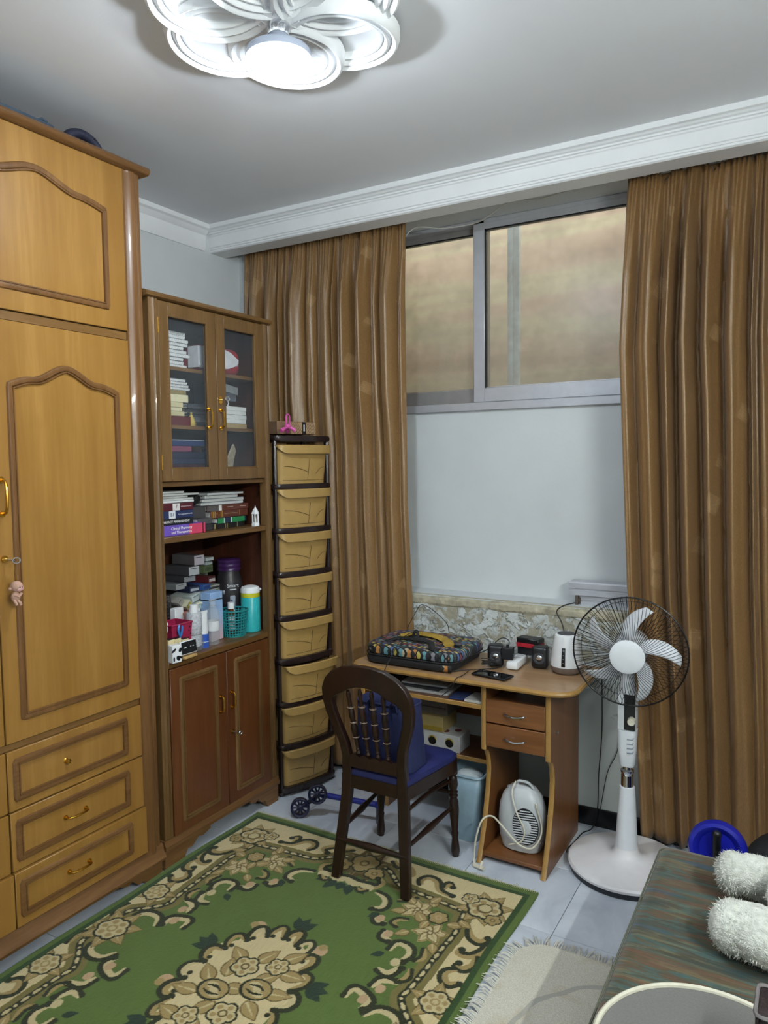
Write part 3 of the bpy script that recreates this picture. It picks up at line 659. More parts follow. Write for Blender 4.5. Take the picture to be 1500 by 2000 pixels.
# ---- behind the glass, top shelf z = 2.055
Z = 2.0553; rnd = random.Random(9)
ords = ['lowest', 'second', 'third', 'fourth', 'fifth', 'sixth', 'seventh', 'eighth', 'ninth', 'topmost']
for i in range(10):
    z0 = Z+.0004+i*.0152; notebook('%s spiral notebook in the tall stack behind the left glass' % ords[i], 2.135, 2.335+rnd.uniform(-.02, .018), z0, z0+.0148, -2.315-rnd.uniform(0, .01), .18, ['4a4e58', '70757c', '3c4250', '8a8e92'][i % 4], 'spiral notebooks in the tall stack')
m_redplastic = mk('red_plastic_bag', 'a8323a', .35, bump=.5, bscale=30); m_whitebag = mk('white_plastic_bag', 'd5d7da', .4, bump=.4, bscale=25)
t = T('shopping_parcel', 'white and red plastic parcel on the top shelf behind glass', 'parcel', (-2.42, 2.52, Z))
b = B(); b.box(-2.47, -2.335, 2.42, 2.70, Z+.001, Z+.128, .042, 4); b.build('wrapping', m_redplastic, t)
b = B(); b.prism([(2.41, Z+.02), (2.41, Z+.112), (2.55, Z+.122), (2.62, Z+.105), (2.675, Z+.075), (2.655, Z+.062), (2.668, Z+.05), (2.60, Z+.03), (2.54, Z+.018)], 'x', -2.40, -2.328, .006); b.build('bag', m_whitebag, t)
# middle shelf z = 1.815
Z = 1.8153
book('maroon box lying lowest behind the left glass', 2.150, 2.337, Z, Z+.040, -2.315, .16, '5d1f22', pages=m_paper_y, cat='box', name='flat_box')
book('pale yellow book on the maroon box', 2.150, 2.305, Z+.040, Z+.060, -2.318, .16, 'bdb48c', pages=m_paper_y, group='yellowed books behind the glass')
book('cream book under the thick yellow one', 2.150, 2.292, Z+.060, Z+.076, -2.318, .16, 'cfc8a6', pages=m_paper_y, group='yellowed books behind the glass')
book('cream paperback third above the maroon box', 2.150, 2.296, Z+.076, Z+.098, -2.316, .16, 'c6bd96', pages=m_paper_y, group='yellowed books behind the glass')
book('thick light yellow book below the tan one', 2.150, 2.327, Z+.098, Z+.130, -2.316, .16, 'd6cfaa', pages=m_paper_y, group='yellowed books behind the glass')
book('tan cardboard file under the notebooks on the middle shelf', 2.150, 2.318, Z+.130, Z+.148, -2.318, .16, '8f8157', pages=m_paper_y, cat='file', name='cardboard_file')
for i in range(4):
    notebook(['lowest notebook above the tan file on the middle shelf', 'second notebook above the tan file on the middle shelf', 'third notebook above the tan file on the middle shelf', 'top notebook above the tan file on the middle shelf'][i], 2.140, 2.345-.008*i, Z+.1485+i*.0118, Z+.1485+i*.0118+.0114, -2.316, .17, '5a5e6a', 'notebooks above the tan file')
m_yel = mk('yellow_wrapper', 'b39b46', .4)
t = T('crumpled_wrapper', 'crumpled yellow wrapper leaning beside the maroon box', 'wrapper', (-2.33, 2.36, Z)); b = B(); b.lathe([(.018, 0), (.020, .012), (.012, .035), (.004, .05), (0, .052)], 7, (-2.335, 2.360, Z+.0005)); b.build('foil', m_yel, t, smooth=0); b = B(); b.sphere((-2.335, 2.360, Z+.056), .006, n=8); b.build('twist', m_yel, t)
rnd = random.Random(21)
for i in range(9):
    z0 = Z+i*.0115; y0 = 2.375+rnd.uniform(-.008, .01)
    book('%s grey paper sheaf in the dim pile behind the door frame' % (ords[i] if i < 8 else 'topmost'), y0, 2.53+rnd.uniform(-.03, 0), z0, z0+.011, -2.36-rnd.uniform(0, .03), .17, rnd.choice(['4b4f55', '5d6168', '6d6f72', '3f434a']), cat='papers', name='paper_sheaf', group='grey paper sheaves on the middle shelf')
for i, (h, lb) in enumerate(((.022, 'tan base folder under the white papers behind the right glass'), (.020, 'white paper block second lowest behind the right glass'), (.020, 'white paper block third lowest behind the right glass'), (.018, 'white paper block below the top one behind the right glass'), (.020, 'top white paper block behind the right glass'))):
    z0 = Z+[0, .022, .042, .062, .080][i]
    book(lb, 2.538, 2.70-.006*(i % 2), z0, z0+h, -2.318+(.002 if i % 2 else 0), .18, 'a8946c' if i == 0 else 'd6d8d5', cat='papers', name='paper_block', group=None if i == 0 else 'white paper blocks behind the right glass')
t = T('picture_frame', 'dark flat frame with white edge standing behind the right glass', 'frame', (-2.46, 2.66, Z)); b = B(); b.box(-2.52, -2.513, 2.56, 2.75, Z+.001, Z+.215); b.build('board', m_darkgrey, t); b = B(); b.box(-2.513, -2.508, 2.742, 2.75, Z+.001, Z+.215); b.build('edge', m_white, t)
t = T('long_carton', 'long white carton tilted on the paper pile behind the right glass', 'carton', (-2.40, 2.64, Z+.13)); b = B(); b.cube((-2.42, 2.655, Z+.19), (.06, .16, .036), (-.10, 0, .12), .001); b.build('carton_body', mk('pale_carton', 'b9c0c4', .6), t); b = B(); b.cube((-2.42, 2.655, Z+.151), (.05, .13, .036), (-.02, 0, .05), .001); b.build('carton_flap', mk('grey_carton', '6d7480', .6), t)
# bottom compartment z = 1.582
Z = 1.5823
for i, (h, y1, c, lb) in enumerate(((.016, 2.405, '39455c', 'grey-blue folder lowest in the bottom glass compartment'), (.014, 2.405, '2a3550', 'dark folder second lowest in the bottom glass compartment'), (.020, 2.42, 'a9adb2', 'pale ring folder in the bottom glass compartment'), (.022, 2.42, '3a2030', 'dark plum folder in the bottom glass compartment'), (.024, 2.42, '1d2440', 'dark navy folder in the bottom glass compartment'), (.028, 2.42, '1b2036', 'blackish blue folder in the bottom glass compartment'), (.024, 2.34, '7c3f58', 'rose-coloured pouch on the dark folders behind glass'), (.022, 2.42, '22345e', 'blue plastic folder on the rose pouch behind glass'), (.006, 2.42, '8d94a2', 'thin grey folder topmost in the bottom glass compartment'))):
    z0 = Z+sum([.016, .014, .020, .022, .024, .028, .024, .022, .006][:i])
    book(lb, 2.145, y1, z0, z0+h-.0005, -2.318, .2, c, cat='folder', name='folder', group='folders in the bottom compartment')
t = T('blue_bag', 'crumpled bright blue plastic bag beside the woven fan', 'bag', (-2.40, 2.50, Z)); b = B(); b.sphere((-2.44, 2.60, Z+.078), .06, 1.2, 1.2, 1.28, 18); b.build('bag_body', mk('blue_plastic', '2b4f86', .35, bump=.8, bscale=20), t, smooth=0); b = B(); b.tube([(-2.41, 2.57, Z+.14), (-2.40, 2.59, Z+.17), (-2.41, 2.62, Z+.14)], .004, 6); b.build('bag_handle', mk('blue_plastic', '2b4f86'), t)
m_wick = mk('woven_cane', '9c917b', .8, var=.35, scale=80, bump=.6, bscale=120)
t = T('woven_fan', 'pale woven cane fan leaning behind the right glass', 'fan', (-2.35, 2.59, Z))
for k in range(7):
    P = [(-2.335-.003*k, 2.553+.011*k+.070*q**1.6-.006*k*q*q, Z+.008+.150*q-.004*k*q) for q in np.linspace(0, 1, 12)]
    b = B(); b.tube(P, .0055, 6); b.build('cane_strand', m_wick, t)
t = T('rolled_ribbon', 'small rolled beige ribbon lying beside the woven fan', 'ribbon', (-2.31, 2.69, Z)); b = B()
b.tube([(-2.305, 2.685+.004*a*math.cos(a*1.0)*.6, Z+.0175+.004*a*math.sin(a)*.6) for a in np.linspace(.3, 6.4, 40)], .0016, 4, ry=.012, up=(1, 0, 0)); b.build('roll', mk('beige_ribbon', 'b3ab98', .8), t); b = B(); b.box(-2.315, -2.295, 2.62, 2.675, Z+.0003, Z+.003); b.build('tail', mk('beige_ribbon', 'b3ab98'), t)
# ================================================================== THINGS ON THE BOOKCASE COUNTER (z = .85)
ZK = .8503
def carton(label, c, size, rot=(0, 0, 0), col='c9ccca', end=None, stripe=None, group='medicine cartons heaped on the counter', name='medicine_carton', lines=True):
    t = T(name, label, 'carton', c, rot=rot, group=group); x, y, z = [q/2 for q in size]
    b = B(); b.box(-x, x, -y, y, -z, z, .0006); b.build('carton_body', cmat(col, .55), t, local=True)
    if end: b = B(); b.box(x, x+.0006, -y+.001, y-.001, -z+.001, z-.001); b.build('end_flap', cmat(end, .55), t, local=True)
    if stripe: b = B(); b.box(x+.0005, x+.0012, -y+.004, y-.004, -z*.5, z*.35); b.build('printed_stripe', cmat(stripe, .55), t, local=True)
    if lines:
        b = B(); b.box(x+.0006, x+.0013, -y*.7, y*.5, z*.45, z*.62); b.build('print_line', cmat('55585c', .6), t, local=True)
    return t
# wall of cartons at the back left of the counter: (label, centre, size, rot, colour, end, stripe)
CT = [
 ('long grey carton at the very top of the carton heap', (-2.545, 2.525, 1.209), (.15, .060, .046), (0, 0, -.06), '6f6a6c', 'c9c2cc', None),
 ('small white carton topmost at the right end of the heap', (-2.545, 2.618, 1.201), (.10, .05, .016), (0, 0, 0), 'c8d2d4', None, None),
 ('small white carton just below the topmost right one', (-2.545, 2.612, 1.181), (.10, .045, .014), (0, 0, 0), 'bfcacb', None, None),
 ('wide grey carton with white end second from the heap top', (-2.55, 2.490, 1.163), (.16, .064, .040), (0, 0, -.04), '55555a', 'bfc2c6', None),
 ('dark grey carton third from the heap top', (-2.55, 2.460, 1.129), (.16, .070, .024), (0, 0, -.03), '4a4b50', '8d9094', None),
 ('dull green carton stacked at the right of the heap', (-2.56, 2.608, 1.154), (.12, .062, .034), (0, 0, .1), '6b7a55', None, '4f5f42'),
 ('sage green carton jutting out right of the heap', (-2.585, 2.628, 1.115), (.09, .045, .036), (0, 0, -.1), '7e8a78', None, None),
 ('dark red carton with white stripe in the heap', (-2.505, 2.575, 1.110), (.11, .052, .032), (0, 0, .12), '5a1c20', None, 'd5d0cf'),
 ('blue white medicine carton in the middle of the heap', (-2.50, 2.525, 1.083), (.12, .060, .026), (0, 0, .18), '3a62a8', None, '2c4684'),
 ('navy carton with crossed white print in the heap', (-2.50, 2.46, 1.084), (.12, .058, .028), (0, 0, -.05), '1d2748', None, 'b8bfc8'),
 ('grey-white long carton left of the navy one', (-2.55, 2.405, 1.101), (.15, .070, .026), (0, 0, .05), '8d9194', 'a9adaf', None),
 ('cream and black carton under the dark red one', (-2.52, 2.60, 1.070), (.13, .095, .022), (0, 0, .05), 'b9bdb6', None, '3a3c40'),
 ('white carton with dark navy badge in the heap', (-2.485, 2.505, 1.052), (.12, .066, .030), (0, 0, .06), 'b5bcc0', None, '1f2a44'),
 ('white and green carton lying right below the cream one', (-2.52, 2.60, 1.045), (.13, .080, .024), (0, 0, -.04), 'a9b3ab', None, None),
 ('pale lettered carton tilted left of the navy badge', (-2.47, 2.43, 1.052), (.12, .062, .030), (.20, 0, .10), 'b9c2bf', None, None),
 ('pale green lettered carton tilted low in the heap', (-2.45, 2.42, 1.012), (.11, .088, .030), (.17, 0, .08), 'b4c4b6', None, None),
 ('yellow and white carton propped on its corner', (-2.43, 2.355, 1.034), (.10, .040, .026), (.75, 0, .1), 'b8b69c', None, 'b0a332'),
 ('pale tan carton leaning beside the yellow one', (-2.45, 2.322, 1.052), (.11, .030, .030), (.85, 0, .1), '8c8880', None, None),
 ('salmon pink carton below the yellow one', (-2.42, 2.350, .988), (.10, .044, .040), (.2, 0, .05), 'b97f72', None, None),
 ('white carton with black lines right in the heap', (-2.48, 2.555, 1.020), (.11, .072, .026), (.04, 0, .1), 'adb3b4', None, None),
 ('light grey carton low right in the heap', (-2.50, 2.60, 1.019), (.12, .070, .024), (0, 0, .02), '9aa1a2', None, None),
 ('violet carton lying on the olive box', (-2.44, 2.505, .992), (.09, .052, .014), (.12, 0, .1), '3d3f86', None, None),
 ('sturdy olive box under the violet carton', (-2.47, 2.535, .922), (.11, .085, .118), (0, 0, .1), '6f7238', None, None),
 ('dark green box behind the white bottles', (-2.47, 2.44, .930), (.10, .090, .130), (0, 0, 0), '3f5a44', None, None),
 ('large plain box at the back bottom of the heap', (-2.60, 2.46, .955), (.13, .21, .208), (0, 0, 0), '5c5a58', None, None),
]
for q in CT: carton(*q[:3], rot=q[3], col=q[4], end=q[5], stripe=q[6])
def mesh_basket(name, label, c, r0, r1, h, mat, n=26, rows=9, sx=1, sy=1, rim=.004):
    t = T(name, label, 'basket', c); x, y, z = c
    P = lambda a, q: (x+sx*(r0+(r1-r0)*q)*math.cos(a), y+sy*(r0+(r1-r0)*q)*math.sin(a), z+h*q)
    b = B(); b.lathe([(0, 0), (r0, 0), (r0, .008), (0, .008)], n, m=Matrix.Translation(c) @ Matrix.Diagonal((sx, sy, 1, 1))); b.build('bottom', mat, t)
    b = B()
    for i in range(n): b.tube([P(2*math.pi*i/n, .04), P(2*math.pi*i/n, .97)], .0028, 4)
    for k in range(1, rows): b.tube([P(2*math.pi*i/40, k/rows) for i in range(40)], .0027, 4, closed=True)
    b.build('mesh_wall', mat, t, kind='stuff')
    b = B(); b.tube([P(2*math.pi*i/40, 1) for i in range(40)], rim, 8, closed=True); b.build('rim', mat, t)
    return t
m_teal = mk('teal_plastic', '167f82', .35); m_turq = mk('turquoise_enamel', '2fb0b4', .3); m_mag = mk('raspberry_plastic', '9c2348', .35)
m_clear = glass_mat('clear_plastic', 'cfd5da', .22); m_amber = mk('amber_glass', '6b3a17', .2); m_labelw = mk('white_label', 'd8dadd', .6)
def lathe_part(name, mat, t, prof, c, n=28): b = B(); b.lathe(prof, n, c); return b.build(name, mat, t)
# turquoise flask
c = (-2.335, 2.716, ZK); t = T('drink_flask', 'turquoise drink flask with white lid and yellow collar', 'flask', c)
lathe_part('flask_body', m_turq, t, [(0, 0), (.042, 0), (.046, .004), (.046, .165), (.044, .168), (0, .168)], c); lathe_part('collar', mk('lime_plastic', 'c4c326', .4), t, [(0, .168), (.0455, .168), (.0455, .188), (0, .188)], c); lathe_part('lid', m_white, t, [(0, .188), (.046, .188), (.046, .205), (.040, .215), (.02, .221), (0, .222)], c)
b = B(); b.cube((c[0]+.03, c[1]+.035, c[2]+.200), (.014, .026, .010), (0, 0, .8), .003); b.build('spout_tab', m_white, t)
mesh_basket('teal_basket', 'teal round plastic mesh basket beside the turquoise flask', (-2.345, 2.607, ZK), .052, .066, .122, m_teal)
c = (-2.345, 2.590, ZK+.0085); t = T('medicine_bottle', 'brown bottle with white cap standing in the teal basket', 'bottle', c)
lathe_part('glass', m_amber, t, [(0, 0), (.016, 0), (.016, .10), (.012, .118), (.012, .122), (0, .122)], c, 18); lathe_part('cap', m_white, t, [(0, .122), (.016, .122), (.016, .150), (0, .152)], c, 18); lathe_part('paper_label', m_labelw, t, [(.0163, .02), (.0163, .085)], c, 18)
c = (-2.366, 2.618, ZK+.0085); t = T('small_jar', 'small pale bottle standing in the teal basket', 'bottle', c); lathe_part('bottle_body', mk('pale_blue_plastic', 'b4cdd4', .4), t, [(0, 0), (.018, 0), (.018, .10), (.010, .115), (0, .115)], c, 18); lathe_part('cap', m_white, t, [(0, .1155), (.012, .1155), (.012, .130), (0, .131)], c, 18)
# big dark shaker with purple lid
c = (-2.452, 2.700, ZK); t = T('hair_tool_jar', 'big dark jar with purple screw lid and hair straightener picture', 'jar', c)
lathe_part('jar_body', mk('dark_sleeve', '2b282c', .4), t, [(0, 0), (.058, 0), (.062, .006), (.064, .21), (.060, .245), (.053, .275), (.051, .290), (0, .290)], c); lathe_part('lid', mk('purple_plastic', '3f2056', .3), t, [(0, .290), (.057, .290), (.057, .302), (.054, .306), (.057, .310), (.057, .322), (.054, .326), (.057, .330), (.057, .342), (.050, .347), (0, .347)], c)
A0 = -.74
def onjar(a, z, r=.0752):
    r = r-.0104
    return (c[0]+r*math.cos(a), c[1]+r*math.sin(a), c[2]+z)
def jarpatch(name, mat, pts, r=.0750):
    b = B(); rows = []
    for i in range(len(pts)): 
        z, a0, a1 = pts[i]; rows.append([onjar(a0+(a1-a0)*k/5, z, r) for k in range(6)])
    b.strip(rows); o = b.build(name, mat, t); o.modifiers.new('s', 'SOLIDIFY').thickness = .0006
jarpatch('straightener_picture', mk('print_grey', '9da3b0', .5), [(.175, A0+.0, A0+.30), (.17, A0-.06, A0+.36), (.09, A0-.02, A0+.30), (.02, A0+.10, A0+.30), (.004, A0+.13, A0+.28)])
jarpatch('straightener_plate', mk('print_slate', '4a5260', .5), [(.155, A0+.0, A0+.12), (.07, A0+.03, A0+.12)], .0758)
rot = Matrix.Translation(onjar(A0+.18, .222, .0745)) @ Matrix.Rotation(A0+.18, 4, 'Z') @ facex(0, 0, 0); text('Smart', m_labelw, t, .024, rot, ext=.0006)
jarpatch('print_line', m_labelw, [(.206, A0-.06, A0+.44), (.200, A0-.06, A0+.44)], .0756)
jarpatch('round_badge', mk('print_grey', '9da3b0', .5), [(.20, A0-.62, A0-.42), (.182, A0-.60, A0-.44)])
# pale blue tall box
t = T('pale_blue_box', 'tall pale blue box fading to pink with a dark lid line', 'box', (-2.375, 2.495, ZK), rz=.08)
def fade():
    n = NT('blue_pink_print'); s = n.n('ShaderNodeSeparateXYZ'); n.l(n.co(), s.inputs[0]); n.base(n.ramp(n.math('MULTIPLY', s.outputs[2], 5.0), ((.1, 'd0b4bd'), (.6, '9fb9dc'), (.95, '8fb2de')))); return n.set(.45)
b = B(); b.box(-.03, .03, -.042, .042, 0, .185, .002); b.build('box_body', fade(), t, local=True); b = B(); b.box(-.0285, .0285, -.0405, .0405, .185, .189); b.build('lid_gap', m_blackp, t, local=True); b = B(); b.box(-.03, .03, -.042, .042, .189, .222, .002); b.build('box_lid', mk('sky_card', '93b4df', .45), t, local=True)
# clear spray bottle
c = (-2.318, 2.440, ZK); t = T('clear_bottle', 'clear plastic bottle with white label in front of the blue box', 'bottle', c)
lathe_part('bottle_body', m_clear, t, [(0, 0), (.026, 0), (.028, .004), (.028, .135), (.022, .155), (.013, .165), (.013, .175)], c); lathe_part('cap', m_clear, t, [(.0135, .168), (.015, .168), (.015, .20), (0, .202)], c); lathe_part('paper_label', m_labelw, t, [(.0284, .062), (.0284, .105)], c)
# white and blue tube
t = T('cream_tube', 'white tube standing on its blue cap', 'tube', (-2.312, 2.376, ZK)); c = (-2.312, 2.376, ZK)
lathe_part('cap', mk('royal_blue_plastic', '2f57b4', .35), t, [(0, 0), (.021, 0), (.021, .024), (0, .024)], c); lathe_part('blue_band', mk('royal_blue_plastic', '2f57b4', .35), t, [(.0205, .0275), (.0212, .0275), (.0212, .060), (.0205, .060)], c)
rows = []
for q in np.linspace(0, 1, 7):
    z = ZK+.0245+.125*q; ry = .0205+.003*q; rx = .0205*(1-q*.9)
    rows.append([(c[0]+rx*math.cos(a), c[1]+ry*math.sin(a), z) for a in np.linspace(0, 2*math.pi, 21)[:-1]])
b = B(); b.strip(rows, closed=True); b.build('tube_body', m_white, t); b = B(); b.box(c[0]-.002, c[0]+.002, c[1]-.0235, c[1]+.0235, ZK+.149, ZK+.16); b.build('crimp', m_white, t)
# pump bottle pink and white
c = (-2.37, 2.400, ZK); t = T('pump_bottle', 'white pump bottle with a raspberry label behind the tube', 'bottle', c)
lathe_part('bottle_body', m_white, t, [(0, 0), (.022, 0), (.024, .004), (.024, .125), (.020, .135), (.009, .140), (0, .14)], c); lathe_part('paper_label', m_mag, t, [(.0243, .025), (.0243, .108)], c); lathe_part('collar', m_white, t, [(0, .14), (.012, .14), (.012, .162), (0, .162)], c)
b = B(); b.cyl((c[0], c[1], ZK+.162), (c[0], c[1], ZK+.18), .004, n=10); b.cyl((c[0], c[1], ZK+.18), (c[0], c[1], ZK+.188), .009, n=12); b.cyl((c[0], c[1], ZK+.184), (c[0]+.004, c[1]+.024, ZK+.183), .005, n=10); b.build('pump', m_cream_p, t)
# big white-capped lotion bottle with clear body
c = (-2.312, 2.318, ZK); t = T('lotion_bottle', 'round-bellied clear lotion bottle with white printed sleeve', 'bottle', c)
lathe_part('bottle_body', m_clear, t, [(0, 0), (.030, 0), (.038, .008), (.040, .03), (.036, .06), (.030, .075)], c); lathe_part('sleeve', mk('printed_sleeve', 'bfc2c8', .5, var=.35, scale=140), t, [(.0302, .072), (.034, .08), (.034, .155), (.030, .165), (0, .165)], c); lathe_part('cap', m_white, t, [(0, .165), (.018, .165), (.018, .198), (0, .2)], c)
lathe_part('inner_label', mk('printed_sleeve', 'bfc2c8'), t, [(.0305, .02), (.0305, .068)], c)
t = T('white_carton', 'white carton with printed column behind the lotion bottle', 'carton', (-2.40, 2.30, ZK)); b = B(); b.cube((-2.40, 2.305, ZK+.09), (.03, .055, .178), (0, 0, .1), .002); b.build('carton_body', m_white, t)
for i in range(6):
    b = B(); b.cube((-2.3845, 2.302, ZK+.055+.012*i), (.001, .020-.003*(i % 3), .004), (0, 0, .1)); b.build('print_line', cmat('6d7484'), t)
# raspberry basket with things, wire rack
t = T('raspberry_basket', 'raspberry red plastic basket at the counter left', 'basket', (-2.335, 2.215, ZK)); m4 = [(-.050, -.058), (.050, -.058), (.050, .058), (-.050, .058)]
b = B(); s0 = [(-2.335+x*.85, 2.222+y*.85, ZK) for x, y in m4]; s1 = [(-2.335+x, 2.222+y, ZK+.135) for x, y in m4]; b.strip([s0, s1], closed=True); b.bm.faces.new([b.bm.verts.new(p) for p in [(-2.335+x*.85, 2.222+y*.85, ZK+.001) for x, y in m4]]); o = b.build('basket_wall', m_mag, t, smooth=0); o.modifiers.new('s', 'SOLIDIFY').thickness = .003
for i, (yy, zz) in enumerate(((2.262, .10), (2.272, .085), (2.258, .07), (2.266, .115))):
    b = B(); b.cyl((-2.2885+(zz-.1)*.05, yy, ZK+zz), (-2.2865+(zz-.1)*.05, yy, ZK+zz), .004, n=8); b.build('vent_hole', m_blackp, t)
b = B(); b.tube([(-2.335+x, 2.222+y, ZK+.135) for x, y in m4], .004, 6, closed=True); b.build('rim', m_mag, t)
t = T('blue_hair_clip', 'shiny blue hair clip hooked on the raspberry basket', 'hair clip', (-2.28, 2.21, ZK+.09)); m_bclip = mk('blue_gloss', '2a6fb4', .2)
b = B(); b.tube(bez([(-2.279, 2.20, ZK+.135), (-2.274, 2.19, ZK+.115), (-2.274, 2.20, ZK+.09), (-2.276, 2.212, ZK+.112), (-2.279, 2.216, ZK+.13)], 6), .005, 8); b.build('loop', m_bclip, t); b = B(); b.tube([(-2.275, 2.20, ZK+.09), (-2.273, 2.196, ZK+.066)], .0045, 8, rads=[1, .6]); b.build('prong', m_bclip, t)
t = T('marker_pen', 'white marker pen leaning in the raspberry basket', 'pen', (-2.30, 2.175, ZK+.07)); b = B(); b.cyl((-2.322, 2.185, ZK+.03), (-2.31, 2.162, ZK+.15), .005, n=10); b.build('barrel', m_white, t); b = B(); b.cyl((-2.31, 2.162, ZK+.1503), (-2.3085, 2.159, ZK+.165), .0042, n=10); b.build('pen_tip', m_mag, t)
t = T('wire_rack', 'dark grey wire letter rack at the back left of the counter', 'rack', (-2.46, 2.20, ZK)); m_wr = mk('grey_wire', '4d4a50', .4, .5)
b = B()
for i in range(20): b.tube([(-2.41, 2.115+.0085*i, ZK+.002), (-2.41, 2.115+.0085*i, ZK+.235)], .0013, 4)
for k in range(16): b.tube([(-2.4085, 2.115, ZK+.012+.0145*k), (-2.4085, 2.279, ZK+.012+.0145*k)], .0013, 4)
b.build('wire_mesh', m_wr, t, kind='stuff'); b = B(); b.tube([(-2.41, 2.113, ZK+.004), (-2.41, 2.113, ZK+.24), (-2.41, 2.28, ZK+.24), (-2.41, 2.28, ZK+.004)], .003, 6, closed=True); b.build('frame', m_wr, t)
b = B(); b.box(-2.50, -2.43, 2.11, 2.275, ZK, ZK+.004); b.build('tray', m_wr, t)
t = T('orange_notebook', 'orange-brown notepad standing in the wire rack', 'notepad', (-2.45, 2.19, ZK+.005)); b = B(); b.cube((-2.458, 2.19, ZK+.131), (.012, .14, .25), (.0, .0, 0), .001); b.build('pad', cmat('8a5330'), t); b = B(); b.cube((-2.446, 2.19, ZK+.126), (.010, .135, .24), (.0, .0, 0), .001); b.build('pages', cmat('5d5f68'), t)
# little cream drawers and cow-print box in front
m_crm = mk('cream_card', 'd9c99a', .6)
for i, (y, h, lb) in enumerate(((2.137, .088, 'cream perfume tester box nearest the bookcase stile'), (2.172, .086, 'middle cream perfume tester box in the row'), (2.215, .075, 'short cream perfume tester box right in the row'))):
    t = T('tester_box', lb, 'box', (-2.272, y, ZK), group='cream tester boxes'); b = B(); b.box(-2.284, -2.258+.0, y-.0165, y+.0165, ZK, ZK+h, .001); b.build('box_body', m_crm, t); b = B(); b.box(-2.280, -2.262, y-.0125, y+.0125, ZK+h, ZK+h+.003); b.build('inner', m_blackp, t)
t = T('cow_print_box', 'white cow-print box with black display panel at the counter edge', 'box', (-2.255, 2.137, ZK), rz=-.16)
b = B(); b.box(-.0003, .034, -.024, .020, 0, .072, .002); b.build('box_body', m_white, t, local=True)
for i, (yy, zz, s) in enumerate(((-.02, .052, .006), (.013, .05, .006), (-.019, .016, .005), (.003, .018, .007), (.017, .02, .005))):
    b = B(); b.sphere((.0342, max(-.017, min(.014, yy)), zz), s*1.25, .07, .7+.3*(i % 2), 1.3+.4*((i+1) % 2), 12, m=Matrix.Rotation(.5*i-1, 4, 'X')); b.build('cow_patch', m_blackp, t, local=True)
t = T('display_clock', 'slim black display clock on a pale wooden foot', 'clock', (-2.245, 2.212, ZK), rz=.06)
b = B(); b.cube((0, 0, .044), (.012, .094, .056), (-.02, -.12, 0), .002); b.build('case', m_white, t, local=True); b = B(); b.cube((.0062, 0, .045), (.003, .088, .049), (-.02, -.12, 0), .001); b.build('screen', m_blackp, t, local=True); b = B(); b.box(-.012, .016, -.036, .04, 0, .0105, .002); b.build('wood_foot', wood('pale_pine', 'd3b47c', 'b8935a', 'y'), t, local=True)
for yy, ww in ((-.026, .016), (.008, .006), (.024, .008)):
    b = B(); b.cube((.0082, yy, .047), (.0012, ww, .0035), (-.02, -.12, 0)); b.build('lit_mark', m_labelw, t, local=True)
